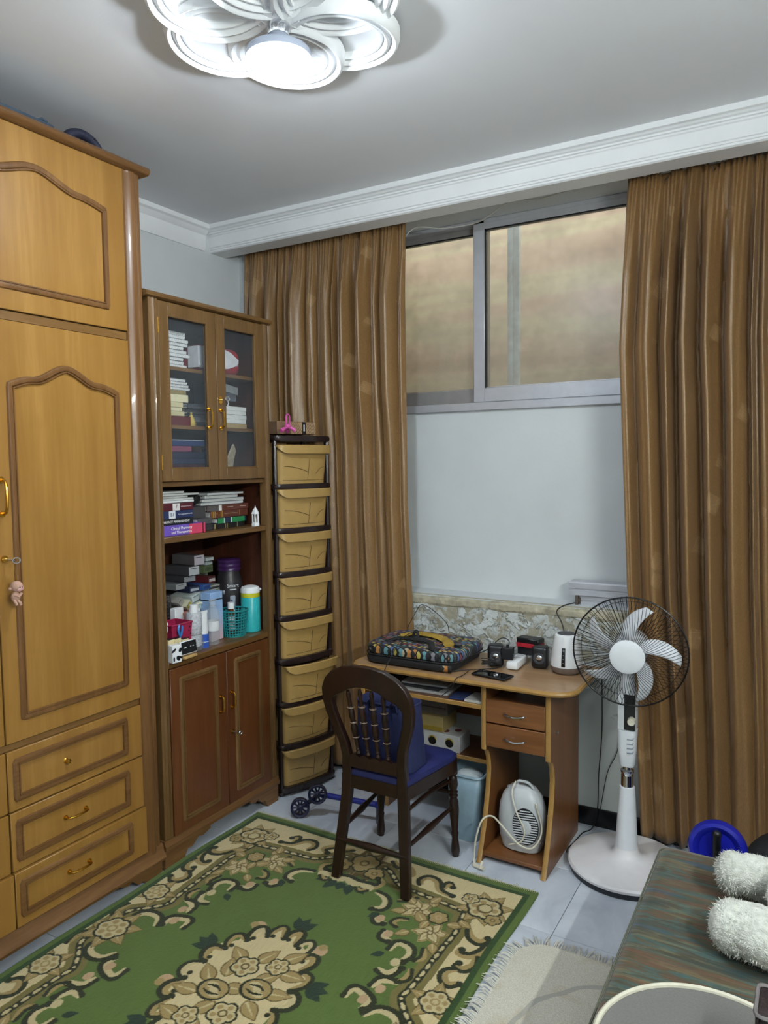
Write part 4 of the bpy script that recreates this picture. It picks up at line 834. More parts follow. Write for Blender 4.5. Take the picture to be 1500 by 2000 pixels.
# ================================================================== DRAWER TOWER
def tower():
    m_tan = mk('tan_plastic', 'b08f55', .38, var=.06); m_dk = mk('dark_brown_plastic', '2a1f1e', .25, var=.1); m_gr = mk('tan_groove', '5d4626', .6)
    t = T('drawer_tower', 'tall tower of eight tan plastic drawers in a dark brown frame', 'drawer tower', (-2.255, 2.815, 0), rz=math.radians(-17))
    Wd, D, P = .345, .235, .215   # local: +x out of the front, +y along the front; back is -x
    def outline(x0, x1, w, bow, ins=0, n=12):
        pts = [(x0, ins), ]
        pts = [(x0, ins), (x1-.02, ins)] + [(x1-.02+.02*math.sin(math.pi/2*k/3)+bow*math.sin(math.pi*(.06*k/3)), ins+.02*(1-math.cos(math.pi/2*k/3))) for k in (1, 2)]
        for k in range(n+1):
            s = k/n; pts.append((x1+bow*math.sin(math.pi*(.08+.84*s)), ins+.02+(w-2*ins-.04)*s))
        pts += [(x1-.02+.02*math.sin(math.pi/2*k/3)+bow*math.sin(math.pi*(.06*k/3)), w-ins-.02*(1-math.cos(math.pi/2*k/3))) for k in (2, 1)]
        pts += [(x1-.02, w-ins), (x0, w-ins)]
        return pts
    zs = [.035+P*k for k in range(9)]
    for k, z in enumerate(zs):
        b = B(); top = k == 8
        rows = []
        for dz, ins in ((-.017, .012), (-.012, .004), (-.005, .0), (.005, .0), (.011, .004), (.0125, .014)):
            rows.append([(x, y, z+dz+(.02 if top else 0)) for x, y in outline(-D, .012, Wd, .022, ins)])
        b.strip(rows, closed=True); b.bm.verts.ensure_lookup_table(); n = len(rows[0])
        b.bm.faces.new(b.bm.verts[:n]); b.bm.faces.new(b.bm.verts[-n:]); b.build('tray_rim', m_dk, t, local=True)
    for xx in (-D+.02, -.012):
        for yy in (.014, Wd-.014):
            b = B(); b.tube([(xx, yy, .004), (xx, yy, zs[-1]+.01)], .011, 8, ry=.014); b.build('post', m_dk, t, local=True)
    b = B(); b.box(-D, -.002, 0, Wd, .0005, .018, .004); b.build('foot_tray', m_dk, t, local=True)
    for k in range(8):
        z = zs[k]+.0125; pull = .035 if k == 2 else 0
        d = T('drawer', None, None); d.parent = t; d.location = (pull, 0, z)
        b = B(); rows = []
        for q in np.linspace(0, 1, 5):
            rows.append([(x, y, .182*q) for x, y in outline(-D+.02, -.002+.016*q, Wd, .016, .032-.010*q)])
        b.strip(rows, closed=True); n = len(rows[0]); b.bm.verts.ensure_lookup_table(); b.bm.faces.new(b.bm.verts[:n]); b.build('drawer_body', m_tan, d, local=True)
        # lip: curved band that swells to a pointed left tip
        rows = []
        O = outline(-.03, .026, Wd, .024, .010, 18); m = len(O)
        for i, (x, y) in enumerate(O[1:-1]):
            s = i/(m-3); drop = .038*min(1, .12+s*5) if s < .5 else .038
            rows.append([(x-.016, y, .187), (x, y, .189), (x+.004, y, .185), (x+.002, y, .185-drop), (x-.002, y, .185-drop)])
        b = B(); b.strip(rows); o = b.build('handle_lip', m_tan, d, local=True); o.modifiers.new('s', 'SOLIDIFY').thickness = .002
        # moulded seams
        def seam(fn, nm='seam'):
            b = B(); b.tube([fn(s) for s in np.linspace(0, 1, 14)], .0011, 5); b.build(nm, m_gr, d, local=True)
        def fx(y, q):
            s = min(1, max(0, (y-.06)/(Wd-.12))); return -.002+.016*q+.016*math.sin(math.pi*(.08+.84*s))+.0004
        seam(lambda s: (fx(.05+(Wd-.10)*s, .10), .05+(Wd-.10)*s, .016))
        seam(lambda s: (fx(.19+.004*s, .1+.75*s), .190+.006*s, .016+.105*s))
        seam(lambda s: (fx(.052+.14*s, .6-.25*s*s), .052+.14*s, .085-.030*s*s))
        seam(lambda s: (fx(Wd-.052-.05*s, .55-.2*s*s), Wd-.052-.05*s, .080-.032*s*s))
    return t
tower()
ZT = 1.7955
t = T('cardboard_box', 'flat brown cardboard box with black strip atop the drawer tower', 'box', (-2.31, 2.98, ZT+.0005), rz=math.radians(-17))
b = B(); b.box(-.10, .075, -.10, .135, 0, .062, .001); b.build('box_body', mk('kraft_card', '86684e', .75), t, local=True)
b = B(); b.box(.0752, .0762, -.02, .134, .003, .059); o = b.build('ribbed_print', mk('kraft_print', 'a98a68', .75), t, local=True)
b = B(); b.box(.0762, .0772, .050, .072, .002, .0605); b.build('black_strip', m_blackp, t, local=True); b = B(); b.box(.0772, .0778, .057, .065, .015, .047); b.build('white_mark', m_labelw, t, local=True)
for i in range(16):
    y = -.016+.0094*i
    if .044 < y+.008 and y < .072: continue
    b = B(); b.cube((.0765, y+.004, .031), (.0007, .0022, .068), (.5, 0, 0)); b.build('print_line', mk('kraft_line', '5d4632', .8), t, local=True)
m_pink = mk('pink_plastic', 'c9569a', .35)
t = T('pink_clip_toy', 'small pink plastic clip-on toy fan on the drawer tower', 'toy', (-2.205, 2.868, ZT+.0008)); c = (-2.205, 2.868, ZT+.0008)
for k in range(3):
    a = 2*math.pi*k/3+.4; b = B(); b.tube(bez([(c[0], c[1], c[2]+.03), (c[0]+.02*math.cos(a), c[1]+.024*math.sin(a), c[2]+.022), (c[0]+.032*math.cos(a), c[1]+.048*math.sin(a), c[2]+.010)], 4), .010, 8, rads=[.8]*5+[1.0]*4); b.build('leg', m_pink, t)
b = B(); b.sphere((c[0], c[1], c[2]+.033), .017, 1, 1.1, .8); b.build('hub', m_pink, t)
b = B(); b.tube([(c[0], c[1]-.013, c[2]+.03), (c[0], c[1]-.014, c[2]+.08), (c[0], c[1]-.006, c[2]+.09), (c[0], c[1]+.006, c[2]+.09), (c[0], c[1]+.014, c[2]+.08), (c[0], c[1]+.013, c[2]+.03)], .0045, 8); b.build('clip_loop', m_pink, t)
# ================================================================== DESK
w_dk = wood('desk_laminate', '8a5c36', '6a4121', 'x', .35, .8)
w_dkz = wood('desk_side', '86562f', '6b421f', 'z', .38, .8)
w_top = wood('desk_top_print', 'b0906f', '947350', 'x', .33, .7)
m_edge = mk('yellow_edging', 'a37d44', .4, var=.12)
ZD = .75
def rounded(x0, x1, y0, y1, r, n=6):
    o = []
    for cx, cy, a in ((x1-r, y0+r, -90), (x1-r, y1-r, 0), (x0+r, y1-r, 90), (x0+r, y0+r, 180)):
        o += [(cx+r*math.cos(math.radians(a+90*k/n)), cy+r*math.sin(math.radians(a+90*k/n))) for k in range(n+1)]
    return o
def desk():
    d = T('computer_desk', 'small wooden computer desk with yellow edging and two drawers', 'desk', (-1.3, 3.0, 0))
    X0, X1, YF, YBk = -1.80, -.795, 2.768, 3.215
    def top(x0, x1, y0, y1, r): 
        o = [(x0+.03, y1), (x0, y1-.03), (x0, y0+r), (x0+r*.3, y0+r*.3), (x0+r, y0), (x1-.09, y0)]
        for k in range(1, 6): a = math.radians(-90+90*k/6); o.append((x1-.09+.09*math.cos(a), y0+.09+.09*math.sin(a)))
        return o + [(x1, y0+.09), (x1, y1)]
    b = B(); b.prism(top(X0, X1, YF, YBk, .05), 'z', ZD-.018, ZD, .0015); b.build('table_top', w_top, d)
    P = [(x, y, ZD-.009) for x, y in top(X0, X1, YF, YBk, .05)[1:]]
    b = B(); b.tube(P, .0105, 8, ry=.011); b.build('edge_band', m_edge, d)
    prof = [(3.20, 0), (3.20, .731), (2.80, .731), (2.80, .458), (2.828, .445), (2.848, .41), (2.856, .36), (2.845, .28), (2.812, .16), (2.775, .07), (2.748, .012), (2.737, 0)]
    for xa, xb in ((-.905, -.885), (-1.178, -1.160), (-1.765, -1.747)):
        prof = prof if xb > -1.7 else [(3.20, 0), (3.20, .731), (2.80, .731), (2.80, .60), (2.86, .57), (2.98, .50), (3.0, .40), (3.0, 0)]
        b = B(); b.prism(prof, 'x', xa, xb); p = b.build('side_panel', w_dkz, d, smooth=30)
        b = B(); b.tube([(((xa+xb)/2), y-.0005, z) for y, z in prof[2:]], .0105, 6, ry=.003, up=(0, 1, 0)); b.build('edge_band', m_edge, p)
    b = B(); b.cyl((-.884, 2.875, .555), (-.878, 2.875, .555), .006, n=10); b.build('screw_cap', m_chrome, d)
    for z0, z1 in ((.578, .676), (.476, .572)):
        b = B(); b.box(-1.158, -.907, 2.795, 2.81, z0, z1, .002); b.box(-1.155, -.91, 2.81, 3.12, z0+.01, z1-.02); q = b.build('drawer', w_dk, d)
        zz = (z0+z1)/2; b = B(); b.tube(bez([(-1.075, 2.794, zz), (-1.068, 2.782, zz-.001), (-1.03, 2.776, zz-.006), (-.995, 2.782, zz-.001), (-.988, 2.794, zz)], 6), .0038, 8); b.build('handle', m_chrome, q)
    b = B(); b.box(-1.7465, -1.1785, 2.81, 3.10, .624, .640); q = b.build('keyboard_tray', w_dk, d); b = B(); b.box(-1.7465, -1.1785, 2.803, 2.81, .622, .642, .002); b.build('edge_band', m_edge, q)
    b = B(); b.box(-1.7465, -1.1785, 2.94, 3.19, .336, .352); q = b.build('lower_shelf', w_dk, d); b = B(); b.box(-1.7465, -1.1785, 2.934, 2.94, .335, .353, .002); b.build('edge_band', m_edge, q)
    b = B(); b.box(-1.1595, -.9055, 2.765, 3.19, .022, .038, .001); b.build('bottom_board', w_dk, d)
    b = B(); b.box(-1.7465, -1.1785, 3.18, 3.19, .45, .73); b.build('back_board', w_dkz, d)
desk()
# ---- on the keyboard tray and shelf
rnd = random.Random(31); ZT2 = .6403
for i, (y0, x0, x1, h, c, lb) in enumerate(((2.84, -1.72, -1.36, .010, 'c9ccd0', 'white paper sheaf lowest on the keyboard tray'), (2.86, -1.70, -1.40, .012, '2c2e36', 'black folder lying on the paper sheaf in the keyboard tray'), (2.87, -1.60, -1.38, .008, 'b4b8be', 'grey-white papers on the black folder'), )):
    z0 = ZT2+[0, .0105, .023][i]
    t = T('paper_sheaf', lb, 'papers', ((x0+x1)/2, y0+.1, z0)); b = B(); b.cube(((x0+x1)/2, y0+.1, z0+h/2), (x1-x0, .2, h-.0006), (0, 0, [.03, -.04, .08][i]), .001); b.build('sheets', cmat(c, .6), t); b = B(); b.cube(((x0+x1)/2, y0+.1, z0+h-.0001), (x1-x0-.02, .18, .0004), (0, 0, [.03, -.04, .08][i])); b.build('top_sheet', cmat(['d5d7d8', '3a3c46', 'c9ccd0'][i], .5), t)
t = T('blue_booklet', 'blue booklet at the middle of the keyboard tray', 'booklet', (-1.30, 2.87, ZT2)); b = B(); b.cube((-1.305, 2.875, ZT2+.004), (.075, .10, .007), (0, 0, .1), .001); b.build('cover', cmat('33457c'), t); b = B(); b.cube((-1.305, 2.875, ZT2+.0078), (.06, .08, .0004), (0, 0, .1)); b.build('pages', cmat('4c5c90'), t)
t = T('white_notepad', 'white notepad at the right end of the keyboard tray', 'notepad', (-1.225, 2.87, ZT2)); b = B(); b.cube((-1.222, 2.868, ZT2+.006), (.078, .11, .011), (0, 0, -.03), .001); b.build('pages', m_paper, t); b = B(); b.cube((-1.222, 2.868, ZT2+.0120), (.078, .11, .0008), (0, 0, -.03)); b.build('cover', m_labelw, t)
t = T('holed_box', 'white cardboard box with round holes on the desk lower shelf', 'box', (-1.44, 3.0, .3523))
b = B(); b.box(-1.56, -1.345, 2.945, 3.06, .3525, .428, .002); b.build('box_body', mk('white_card', 'c4c7ca', .6), t)
for x in (-1.48, -1.395):
    b = B(); b.cyl((x, 2.9435, .392), (x, 2.9455, .392), .020, n=20); b.build('round_hole', m_blackp, t); b = B(); b.tube([(x+.020*math.cos(a), 2.9432, .392+.020*math.sin(a)) for a in np.linspace(.2, 2.6, 10)], .003, 5); b.build('yellow_lining', m_yel, t)
for x in (-1.50, -1.43, -1.385):
    b = B(); b.lathe([(0, 0), (.016, 0), (.016, .0015), (0, .0015)], 14, (x, 3.0+.02*math.sin(x*40), .4281)); b.build('red_hole', cmat('6a2a2a'), t)
t = T('yellow_box', 'worn yellow carton stacked on the white holed box', 'box', (-1.46, 3.01, .430)); b = B(); b.box(-1.56, -1.43, 2.955, 3.10, .4303, .50, .002); b.build('box_body', cmat('a08e5c', .6), t); b = B(); b.box(-1.555, -1.435, 2.9535, 2.9552, .435, .452); b.build('printed_stripe', cmat('8f7a24', .6), t)
t = T('grey_carton', 'grey carton on top of the yellow one under the desk', 'carton', (-1.50, 3.03, .501)); b = B(); b.box(-1.56, -1.42, 2.98, 3.11, .5005, .56, .002); b.build('box_body', cmat('6a6660', .6), t); b = B(); b.box(-1.55, -1.43, 2.9785, 2.9802, .53, .534); b.build('print_line', cmat('2c2a2a', .6), t)
# bin under the desk
t = T('waste_bin', 'pale blue translucent plastic bin under the desk', 'bin', (-1.30, 2.93, 0)); m_bin = mk('pale_blue_bin', '8fa9b8', .35, var=.1)
b = B(); rows = []
for q in (0, .25, .5, .75, 1): rows.append([(x, y, .0008+.285*q) for x, y in rounded(-1.365-.02*q, -1.235+.018*q, 2.875-.0*q, 3.02+.02*q, .03, 4)])
b.strip(rows, closed=True); b.bm.verts.ensure_lookup_table(); b.bm.faces.new(b.bm.verts[:len(rows[0])]); o = b.build('bin_body', m_bin, t); o.modifiers.new('s', 'SOLIDIFY').thickness = .003
b = B(); b.tube([(x, y, .2865) for x, y in rounded(-1.387, -1.215, 2.874, 3.042, .03, 4)], .006, 6, closed=True); b.build('rim', m_bin, t)
b = B(); b.sphere((-1.30, 2.955, .265), .06, 1.0, 1.0, .35, 14); b.build('rubbish', mk('white_tissue', 'b9c4c8', .8, bump=.9, bscale=30), t, smooth=0)
# heater
def heater():
    m_h = mk('heater_shell', 'c7cbce', .35, var=.04); x, y = -1.030, 2.885
    t = T('fan_heater', 'white fan heater standing in the desk bay', 'heater', (x, y, .0385))
    b = B(); rows = []
    for z, w, d in ((0, .070, .050), (.006, .082, .060), (.05, .094, .066), (.12, .100, .068), (.18, .095, .064), (.225, .080, .055), (.255, .055, .042), (.268, .030, .025)):
        rows.append([(x+w*math.copysign(abs(math.cos(a))**.75, math.cos(a)), y+d*math.copysign(abs(math.sin(a))**.75, math.sin(a)), .039+z) for a in np.linspace(0, 2*math.pi, 33)[:-1]])
    b.strip(rows, closed=True); b.bm.verts.ensure_lookup_table(); b.bm.faces.new(b.bm.verts[:32]); b.bm.faces.new(b.bm.verts[-32:]); b.build('shell', m_h, t)
    gx, gz, R = x+.035, .039+.120, .062
    b = B(); b.lathe([(0, 0), (R+.003, 0), (R+.001, .004), (R-.004, .005), (0, .005)], 36, m=Matrix.Translation((gx, y-.0665, gz)) @ Matrix.Rotation(math.pi/2, 4, 'X') @ Matrix.Diagonal((.86, 1.18, 1, 1))); b.build('grille_dish', m_blackp, t)
    for i in range(14):
        dz = -.066+.0102*i; hw = .86*R*math.sqrt(max(.02, 1-(dz/(R*1.18))**2)); b = B(); b.tube([(gx-hw, y-.072, gz+dz-hw*.10), (gx+hw, y-.072, gz+dz+hw*.10)], .0026, 6); b.build('louvre', m_h, t)
    b = B(); b.lathe([(0, 0), (.023, 0), (.021, .004), (0, .006)], 24, m=Matrix.Translation((gx+.004, y-.0725, gz)) @ Matrix.Rotation(math.pi/2, 4, 'X') @ Matrix.Diagonal((1, 1.25, 1, 1))); b.build('centre_disc', m_h, t)
    b = B(); b.tube(bez([(x-.02, y-.01, .305), (x-.01, y-.02, .325), (x+.03, y-.02, .325), (x+.05, y-.01, .30)], 5), .006, 8); b.build('carry_handle', m_h, t)
    b = B(); b.lathe([(.016, 0), (.016, .012), (.012, .016), (0, .016)], 16, (x-.048, y-.01, .278)); b.build('dial', cmat('8a8d92'), t)
    b = B(); b.tube(bez([(x-.02, y-.03, .325), (x-.025, y-.06, .29), (x, y-.078, .22), (x+.035, y-.08, .15), (x+.02, y-.082, .10), (x-.03, y-.082, .075)], 6), .0034, 6)
    b.tube(bez([(x+.075, y-.055, .26), (x+.098, y-.05, .15), (x+.07, y-.08, .085), (x+.01, y-.085, .09), (x-.06, y-.085, .15), (x-.10, y-.095, .185), (x-.125, y-.14, .18), (x-.145, y-.16, .10), (x-.15, y-.165, .02), (x-.14, y-.185, .006)], 7), .0038, 6); b.build('power_cord', m_cream_p, t)
    b = B(); b.cyl((x-.142, y-.186, .010), (x-.095, y-.196, .010), .009, .008, n=10); b.cyl((x-.107, y-.205, .010), (x-.107, y-.18, .030), .006, n=8); b.build('plug', m_cream_p, t)
heater()
# ---- on the desk top
ZP = ZD+.0030
def patch_mat():
    t = NT('multicolour_quilt'); v = t.co((22, 28, 22), (0, 0, .5))
    br = t.n('ShaderNodeTexBrick'); br.offset = .5; br.inputs['Scale'].default_value = 1; br.inputs['Mortar Size'].default_value = .07; br.inputs['Brick Width'].default_value = .9; br.inputs['Row Height'].default_value = .42
    t.l(v, br.inputs['Vector']); br.inputs['Color1'].default_value = (0, 0, 0, 1); br.inputs['Color2'].default_value = (1, 1, 1, 1); br.inputs['Mortar'].default_value = (0, 0, 0, 1)
    wn = t.n('ShaderNodeTexWhiteNoise', noise_dimensions='3D')
    sn = t.n('ShaderNodeVectorMath', operation='SNAP'); sn.inputs[1].default_value = (.45, .42, 100); t.l(v, sn.inputs[0]); t.l(sn.outputs[0], wn.inputs['Vector'])
    pal = t.ramp(wn.outputs['Value'], ((0, '22222a'), (.16, 'b07a40'), (.24, '5b8890'), (.34, 'b3a450'), (.42, '5a4a68'), (.54, '7a7880'), (.64, '8a4450'), (.70, '4a5f8a'), (.80, '37403c'), (.9, 'a89c80')), 'CONSTANT')
    t.base(t.mix(br.outputs['Fac'], pal, '17161a')); t.bump(t.math('MULTIPLY', br.outputs['Fac'], -1.), .8, .006); return t.set(.7)
def laptop_bag():
    m_p = patch_mat(); m_k = mk('black_nylon', '121215', .7, bump=.2)
    t = T('laptop_bag', 'multicoloured quilted laptop bag lying on the desk', 'bag', (-1.545, 2.985, ZP))
    def slab(x0, x1, y0, y1, z0, z1, r, mat, nm, par=t, dome=.01, rot=0):
        b = B(); rows = []
        for q, ins in ((0, .012), (.15, .003), (.5, 0), (.8, .004), (.95, .014), (1, .03)):
            rows.append([(x, y, z0+(z1-z0)*q) for x, y in rounded(x0+ins, x1-ins, y0+ins, y1-ins, r, 6)])
        b.strip(rows, closed=True); n = len(rows[0]); b.bm.verts.ensure_lookup_table(); b.bm.faces.new(b.bm.verts[:n])
        cv = b.bm.verts.new(((x0+x1)/2, (y0+y1)/2, z1+dome)); b.bm.verts.ensure_lookup_table(); top = b.bm.verts[-n-1:-1]
        for i in range(n): b.bm.faces.new((top[i], top[(i+1) % n], cv))
        return b.build(nm, mat, par)
    slab(-1.765, -1.315, 2.80, 3.165, ZP+.0003, ZP+.038, .07, m_k, 'lower_compartment', dome=0)
    slab(-1.775, -1.30, 2.815, 3.17, ZP+.036, ZP+.082, .08, m_p, 'quilted_top')
    b = B(); b.strip([[(-1.47+.15*math.cos(a)*(1 if True else 0), 2.813, ZP+zz) for a in np.linspace(1.45, .1, 10)] for zz in (.004, .030)]); o = b.build('quilted_pocket', m_p, t); o.modifiers.new('s', 'SOLIDIFY').thickness = .004
    # flap pocket and strap loop on top
    b = B(); b.tube(bez([(-1.68, 2.88, ZP+.083), (-1.64, 2.93, ZP+.094), (-1.55, 2.925, ZP+.099), (-1.47, 2.91, ZP+.098), (-1.43, 2.85, ZP+.088), (-1.395, 2.845, ZP+.083)], 6), .014, 8, ry=.006); b.build('carry_handle', m_k, t)
    b = B(); b.tube(bez([(-1.66, 2.98, ZP+.092), (-1.60, 3.02, ZP+.100), (-1.50, 3.01, ZP+.102), (-1.42, 2.97, ZP+.098), (-1.38, 2.92, ZP+.09)], 6), .024, 8, ry=.007); b.build('yellow_strap', mk('ochre_cloth', 'a98a34', .8, var=.3, bump=.3), t)
    b = B(); b.tube(bez([(-1.575, 2.94, ZP+.099), (-1.566, 2.945, ZP+.125), (-1.556, 2.95, ZP+.128), (-1.548, 2.945, ZP+.10)], 5), .007, 8); b.build('strap_loop', m_k, t)
    b = B(); b.box(-1.36, -1.33, 2.92, 2.95, ZP+.087, ZP+.098, .002); b.build('buckle', m_blackp, t)
    b = B(); b.tube([(x, y, ZP+.0385) for x, y in rounded(-1.769, -1.305, 2.807, 3.172, .075, 6)], .0035, 5, closed=True); b.build('zip', m_k, t)
laptop_bag()
def speaker(x, y, rz, label):
    t = T('mini_speaker', label, 'speaker', (x, y, ZP), rz=rz, group='small black speakers on the desk')
    b = B(); b.box(-.035, .035, -.032, .032, .0003, .095, .014, 3); b.build('cabinet', m_blackp, t, local=True)
    m0 = lambda z, d=0: Matrix.Translation((0, -.0322-d, z)) @ Matrix.Rotation(math.pi/2, 4, 'X')
    b = B(); b.lathe([(.024, 0), (.025, .002), (.022, .003), (.016, .001), (.012, .0005)], 24, m=m0(.045)); b.build('cone_ring', m_darkgrey, t, local=True)
    b = B(); b.sphere((0, -.0325, .049), .015, 1.0, .35, .8, 16); b.build('dome', m_chrome, t, local=True)
    b = B(); b.box(-.020, .020, -.0345, -.031, .060, .066, .002); b.build('trim_bar', m_darkgrey, t, local=True)
speaker(-1.205, 3.025, .35, 'small black speaker behind the black charger on the desk')
speaker(-1.022, 3.085, .12, 'small black speaker beside the white humidifier')
t = T('phone_charger', 'black cube charger plugged into the white power strip', 'charger', (-1.135, 3.02, ZP+.03)); b = B(); b.cube((-1.148, 3.02, ZP+.062), (.052, .04, .052), (0, 0, .2), .003); b.build('charger_body', m_blackp, t); b = B(); b.cyl((-1.148, 3.02, ZP+.088), (-1.148, 3.02, ZP+.10), .006, n=8); b.build('strain_relief', m_blackp, t)
t = T('power_strip', 'short white power strip lying on the desk', 'power strip', (-1.12, 3.06, ZP), rz=.05); b = B(); b.box(-.026, .026, -.075, .085, .0003, .034, .008, 2); b.build('strip_body', m_white, t, local=True)
for y in (.01, .05): b = B(); b.lathe([(0, 0), (.016, 0), (.016, .001), (0, .001)], 16, (0, y, .0341)); b.build('socket', cmat('b9bcc0'), t, local=True)
t = T('hard_drive', 'black box with red side lying behind the power strip', 'box', (-1.09, 3.15, ZP+.035), rz=-.15); b = B(); b.box(-.055, .055, -.03, .03, .0343, .052, .001); b.build('red_half', cmat('b02431'), t, local=True); b = B(); b.box(-.055, .055, -.03, .03, .052, .075, .004); b.build('black_half', m_blackp, t, local=True); b = B(); b.box(-.05, .05, -.025, .025, .0, .0343); b.build('foot', m_blackp, t, local=True)
def phone():
    t = T('mobile_phone', 'black mobile phone lying at the desk front', 'phone', (-1.155, 2.862, ZP), rz=-.16)
    b = B(); b.box(-.082, .082, -.038, .038, .0003, .0088, .004, 2); b.build('phone_body', m_blackp, t, local=True)
    b = B(); b.box(-.077, .077, -.034, .034, .0088, .0092); b.build('screen', mk('phone_glass', '07080b', .06, var=0), t, local=True)
phone()
def humidifier():
    x, y = -.905, 3.075; c = (x, y, ZP); t = T('humidifier', 'white tapered humidifier with black button panel on the desk', 'humidifier', c)
    lathe_part('base', cmat('7d6f66'), t, [(0, .0003), (.056, .0003), (.064, .010), (.066, .028), (0, .028)], c, 36)
    lathe_part('shell', m_white, t, [(0, .028), (.0655, .028), (.064, .05), (.055, .12), (.049, .152), (.046, .160), (.041, .163), (0, .163)], c, 36)
    lathe_part('top_disc', m_darkgrey, t, [(0, .163), (.038, .163), (.036, .1655), (0, .1655)], c, 30)
    b = B(); rows = []
    for z, r in ((.035, .0652), (.06, .0632), (.09, .0593), (.112, .0563)):
        rows.append([(x+(r+.0006)*math.cos(a), y+(r+.0006)*math.sin(a), ZP+z) for a in np.linspace(-1.60, -1.36, 5)])
    b.strip(rows); o = b.build('button_panel', m_blackp, t); o.modifiers.new('s', 'SOLIDIFY').thickness = .0012
    for i in range(4):
        z = .05+.016*i; r = .0655-.0002-.13*(z-.05)*1.0; b = B(); a = -1.48; b.sphere((x+(r+.0008)*math.cos(a), y+(r+.0008)*math.sin(a), ZP+z), .0032, 1, .5, .6, 8); b.build('button_icon', cmat('8d9298'), t)
humidifier()
m_cab = mk('black_cable', '1b1b1d', .5)
def cable(name, label, pts, r=.0022, mat=m_cab, n=8, cat='cable'):
    b = B(); b.tube(bez(pts, n), r, 6); return b.build(name, mat, label=label, cat=cat)
z = ZP+.0025
cable('usb_cable', 'black cable snaking in front of the phone', [(-1.17, 3.0, z), (-1.20, 2.955, z), (-1.27, 2.90, z), (-1.335, 2.84, z), (-1.36, 2.815, z+.001)])
cable('speaker_cable', 'black cable rising from the bag toward the left speaker', [(-1.305, 2.93, ZP+.045), (-1.28, 2.99, ZP+.05), (-1.25, 3.04, ZP+.062), (-1.20, 3.07, ZP+.11), (-1.165, 3.075, ZP+.105), (-1.155, 3.055, ZP+.085)])
cable('desk_cable', 'thin black cable dangling over the desk front edge', [(-1.27, 2.88, z), (-1.265, 2.80, z), (-1.275, 2.757, z-.004), (-1.29, 2.752, z-.04), (-1.34, 2.755, z-.085)], .0018)
cable('laptop_cable', 'thin black cable lying across the bag to the desk edge', [(-1.56, 2.95, ZP+.134), (-1.585, 2.86, ZP+.112), (-1.60, 2.795, ZP+.05), (-1.61, 2.752, ZP+.0), (-1.63, 2.75, ZP-.05)], .0018)
cable('wall_cable', 'thin dark cable arching up the wall behind the bag', [(-1.70, 3.12, ZP+.095), (-1.69, 3.19, ZP+.16), (-1.665, 3.21, ZP+.198), (-1.60, 3.215, ZP+.17), (-1.53, 3.205, ZP+.12), (-1.50, 3.17, ZP+.09)], .0018)
for i, a in enumerate((0,)):
    P = [(-1.215+.032*math.cos(q*1.0)*(1+.1*math.sin(q*.37)), 2.965+.014*math.sin(q), ZP+.012+.0012*q) for q in np.linspace(0, 22, 90)]
    b = B(); b.tube(P, .0019, 5); b.build('coiled_cable', m_cab, label='coiled black cable heap in front of the left speaker', cat='cable')
# ---- on the window sill
def alu_prof(b, x0, x1, y0, z0, w, h):
    b.prism([(y0, z0), (y0, z0+h*.3), (y0+.006, z0+h*.36), (y0+.006, z0+h*.46), (y0, z0+h*.52), (y0, z0+h*.9), (y0+.005, z0+h), (y0+w, z0+h), (y0+w, z0)], 'x', x0, x1)
t = T('aluminium_offcut', 'smaller lower aluminium rail offcut lying on the window sill', 'metal rail', (-.80, 3.43, ZS), group='aluminium offcuts on the sill')
b = B(); alu_prof(b, -.935, -.66, 3.40, ZS+.0005, .075, .044); b.build('rail_body', m_alu, t, smooth=0)
b = B(); b.box(-.957, -.943, 3.385, 3.41, ZS+.0005, ZS+.044, .002); b.box(-.944, -.934, 3.392, 3.41, ZS+.015, ZS+.03); b.build('spacer', cmat('5a5048'), t)
t = T('aluminium_offcut', 'longer upper aluminium rail offcut stacked above the sill', 'metal rail', (-.85, 3.43, ZS+.045), group='aluminium offcuts on the sill')
b = B(); alu_prof(b, -.985, -.70, 3.385, ZS+.045, .085, .062); b.build('rail_body', m_alu, t, smooth=0)
b = B(); b.box(-.70, -.675, 3.383, 3.47, ZS+.046, ZS+.11, .002); b.build('black_end', m_blackp, t)
cable('sill_cable', 'black cable dropping from the sill down to the humidifier', [(-.955, 3.375, ZS+.010), (-.99, 3.32, ZS+.004), (-1.005, 3.262, ZS-.015), (-.975, 3.24, ZS-.06), (-.94, 3.20, ZS-.13), (-.925, 3.17, ZP+.12), (-.918, 3.155, ZP+.04)], .0026)
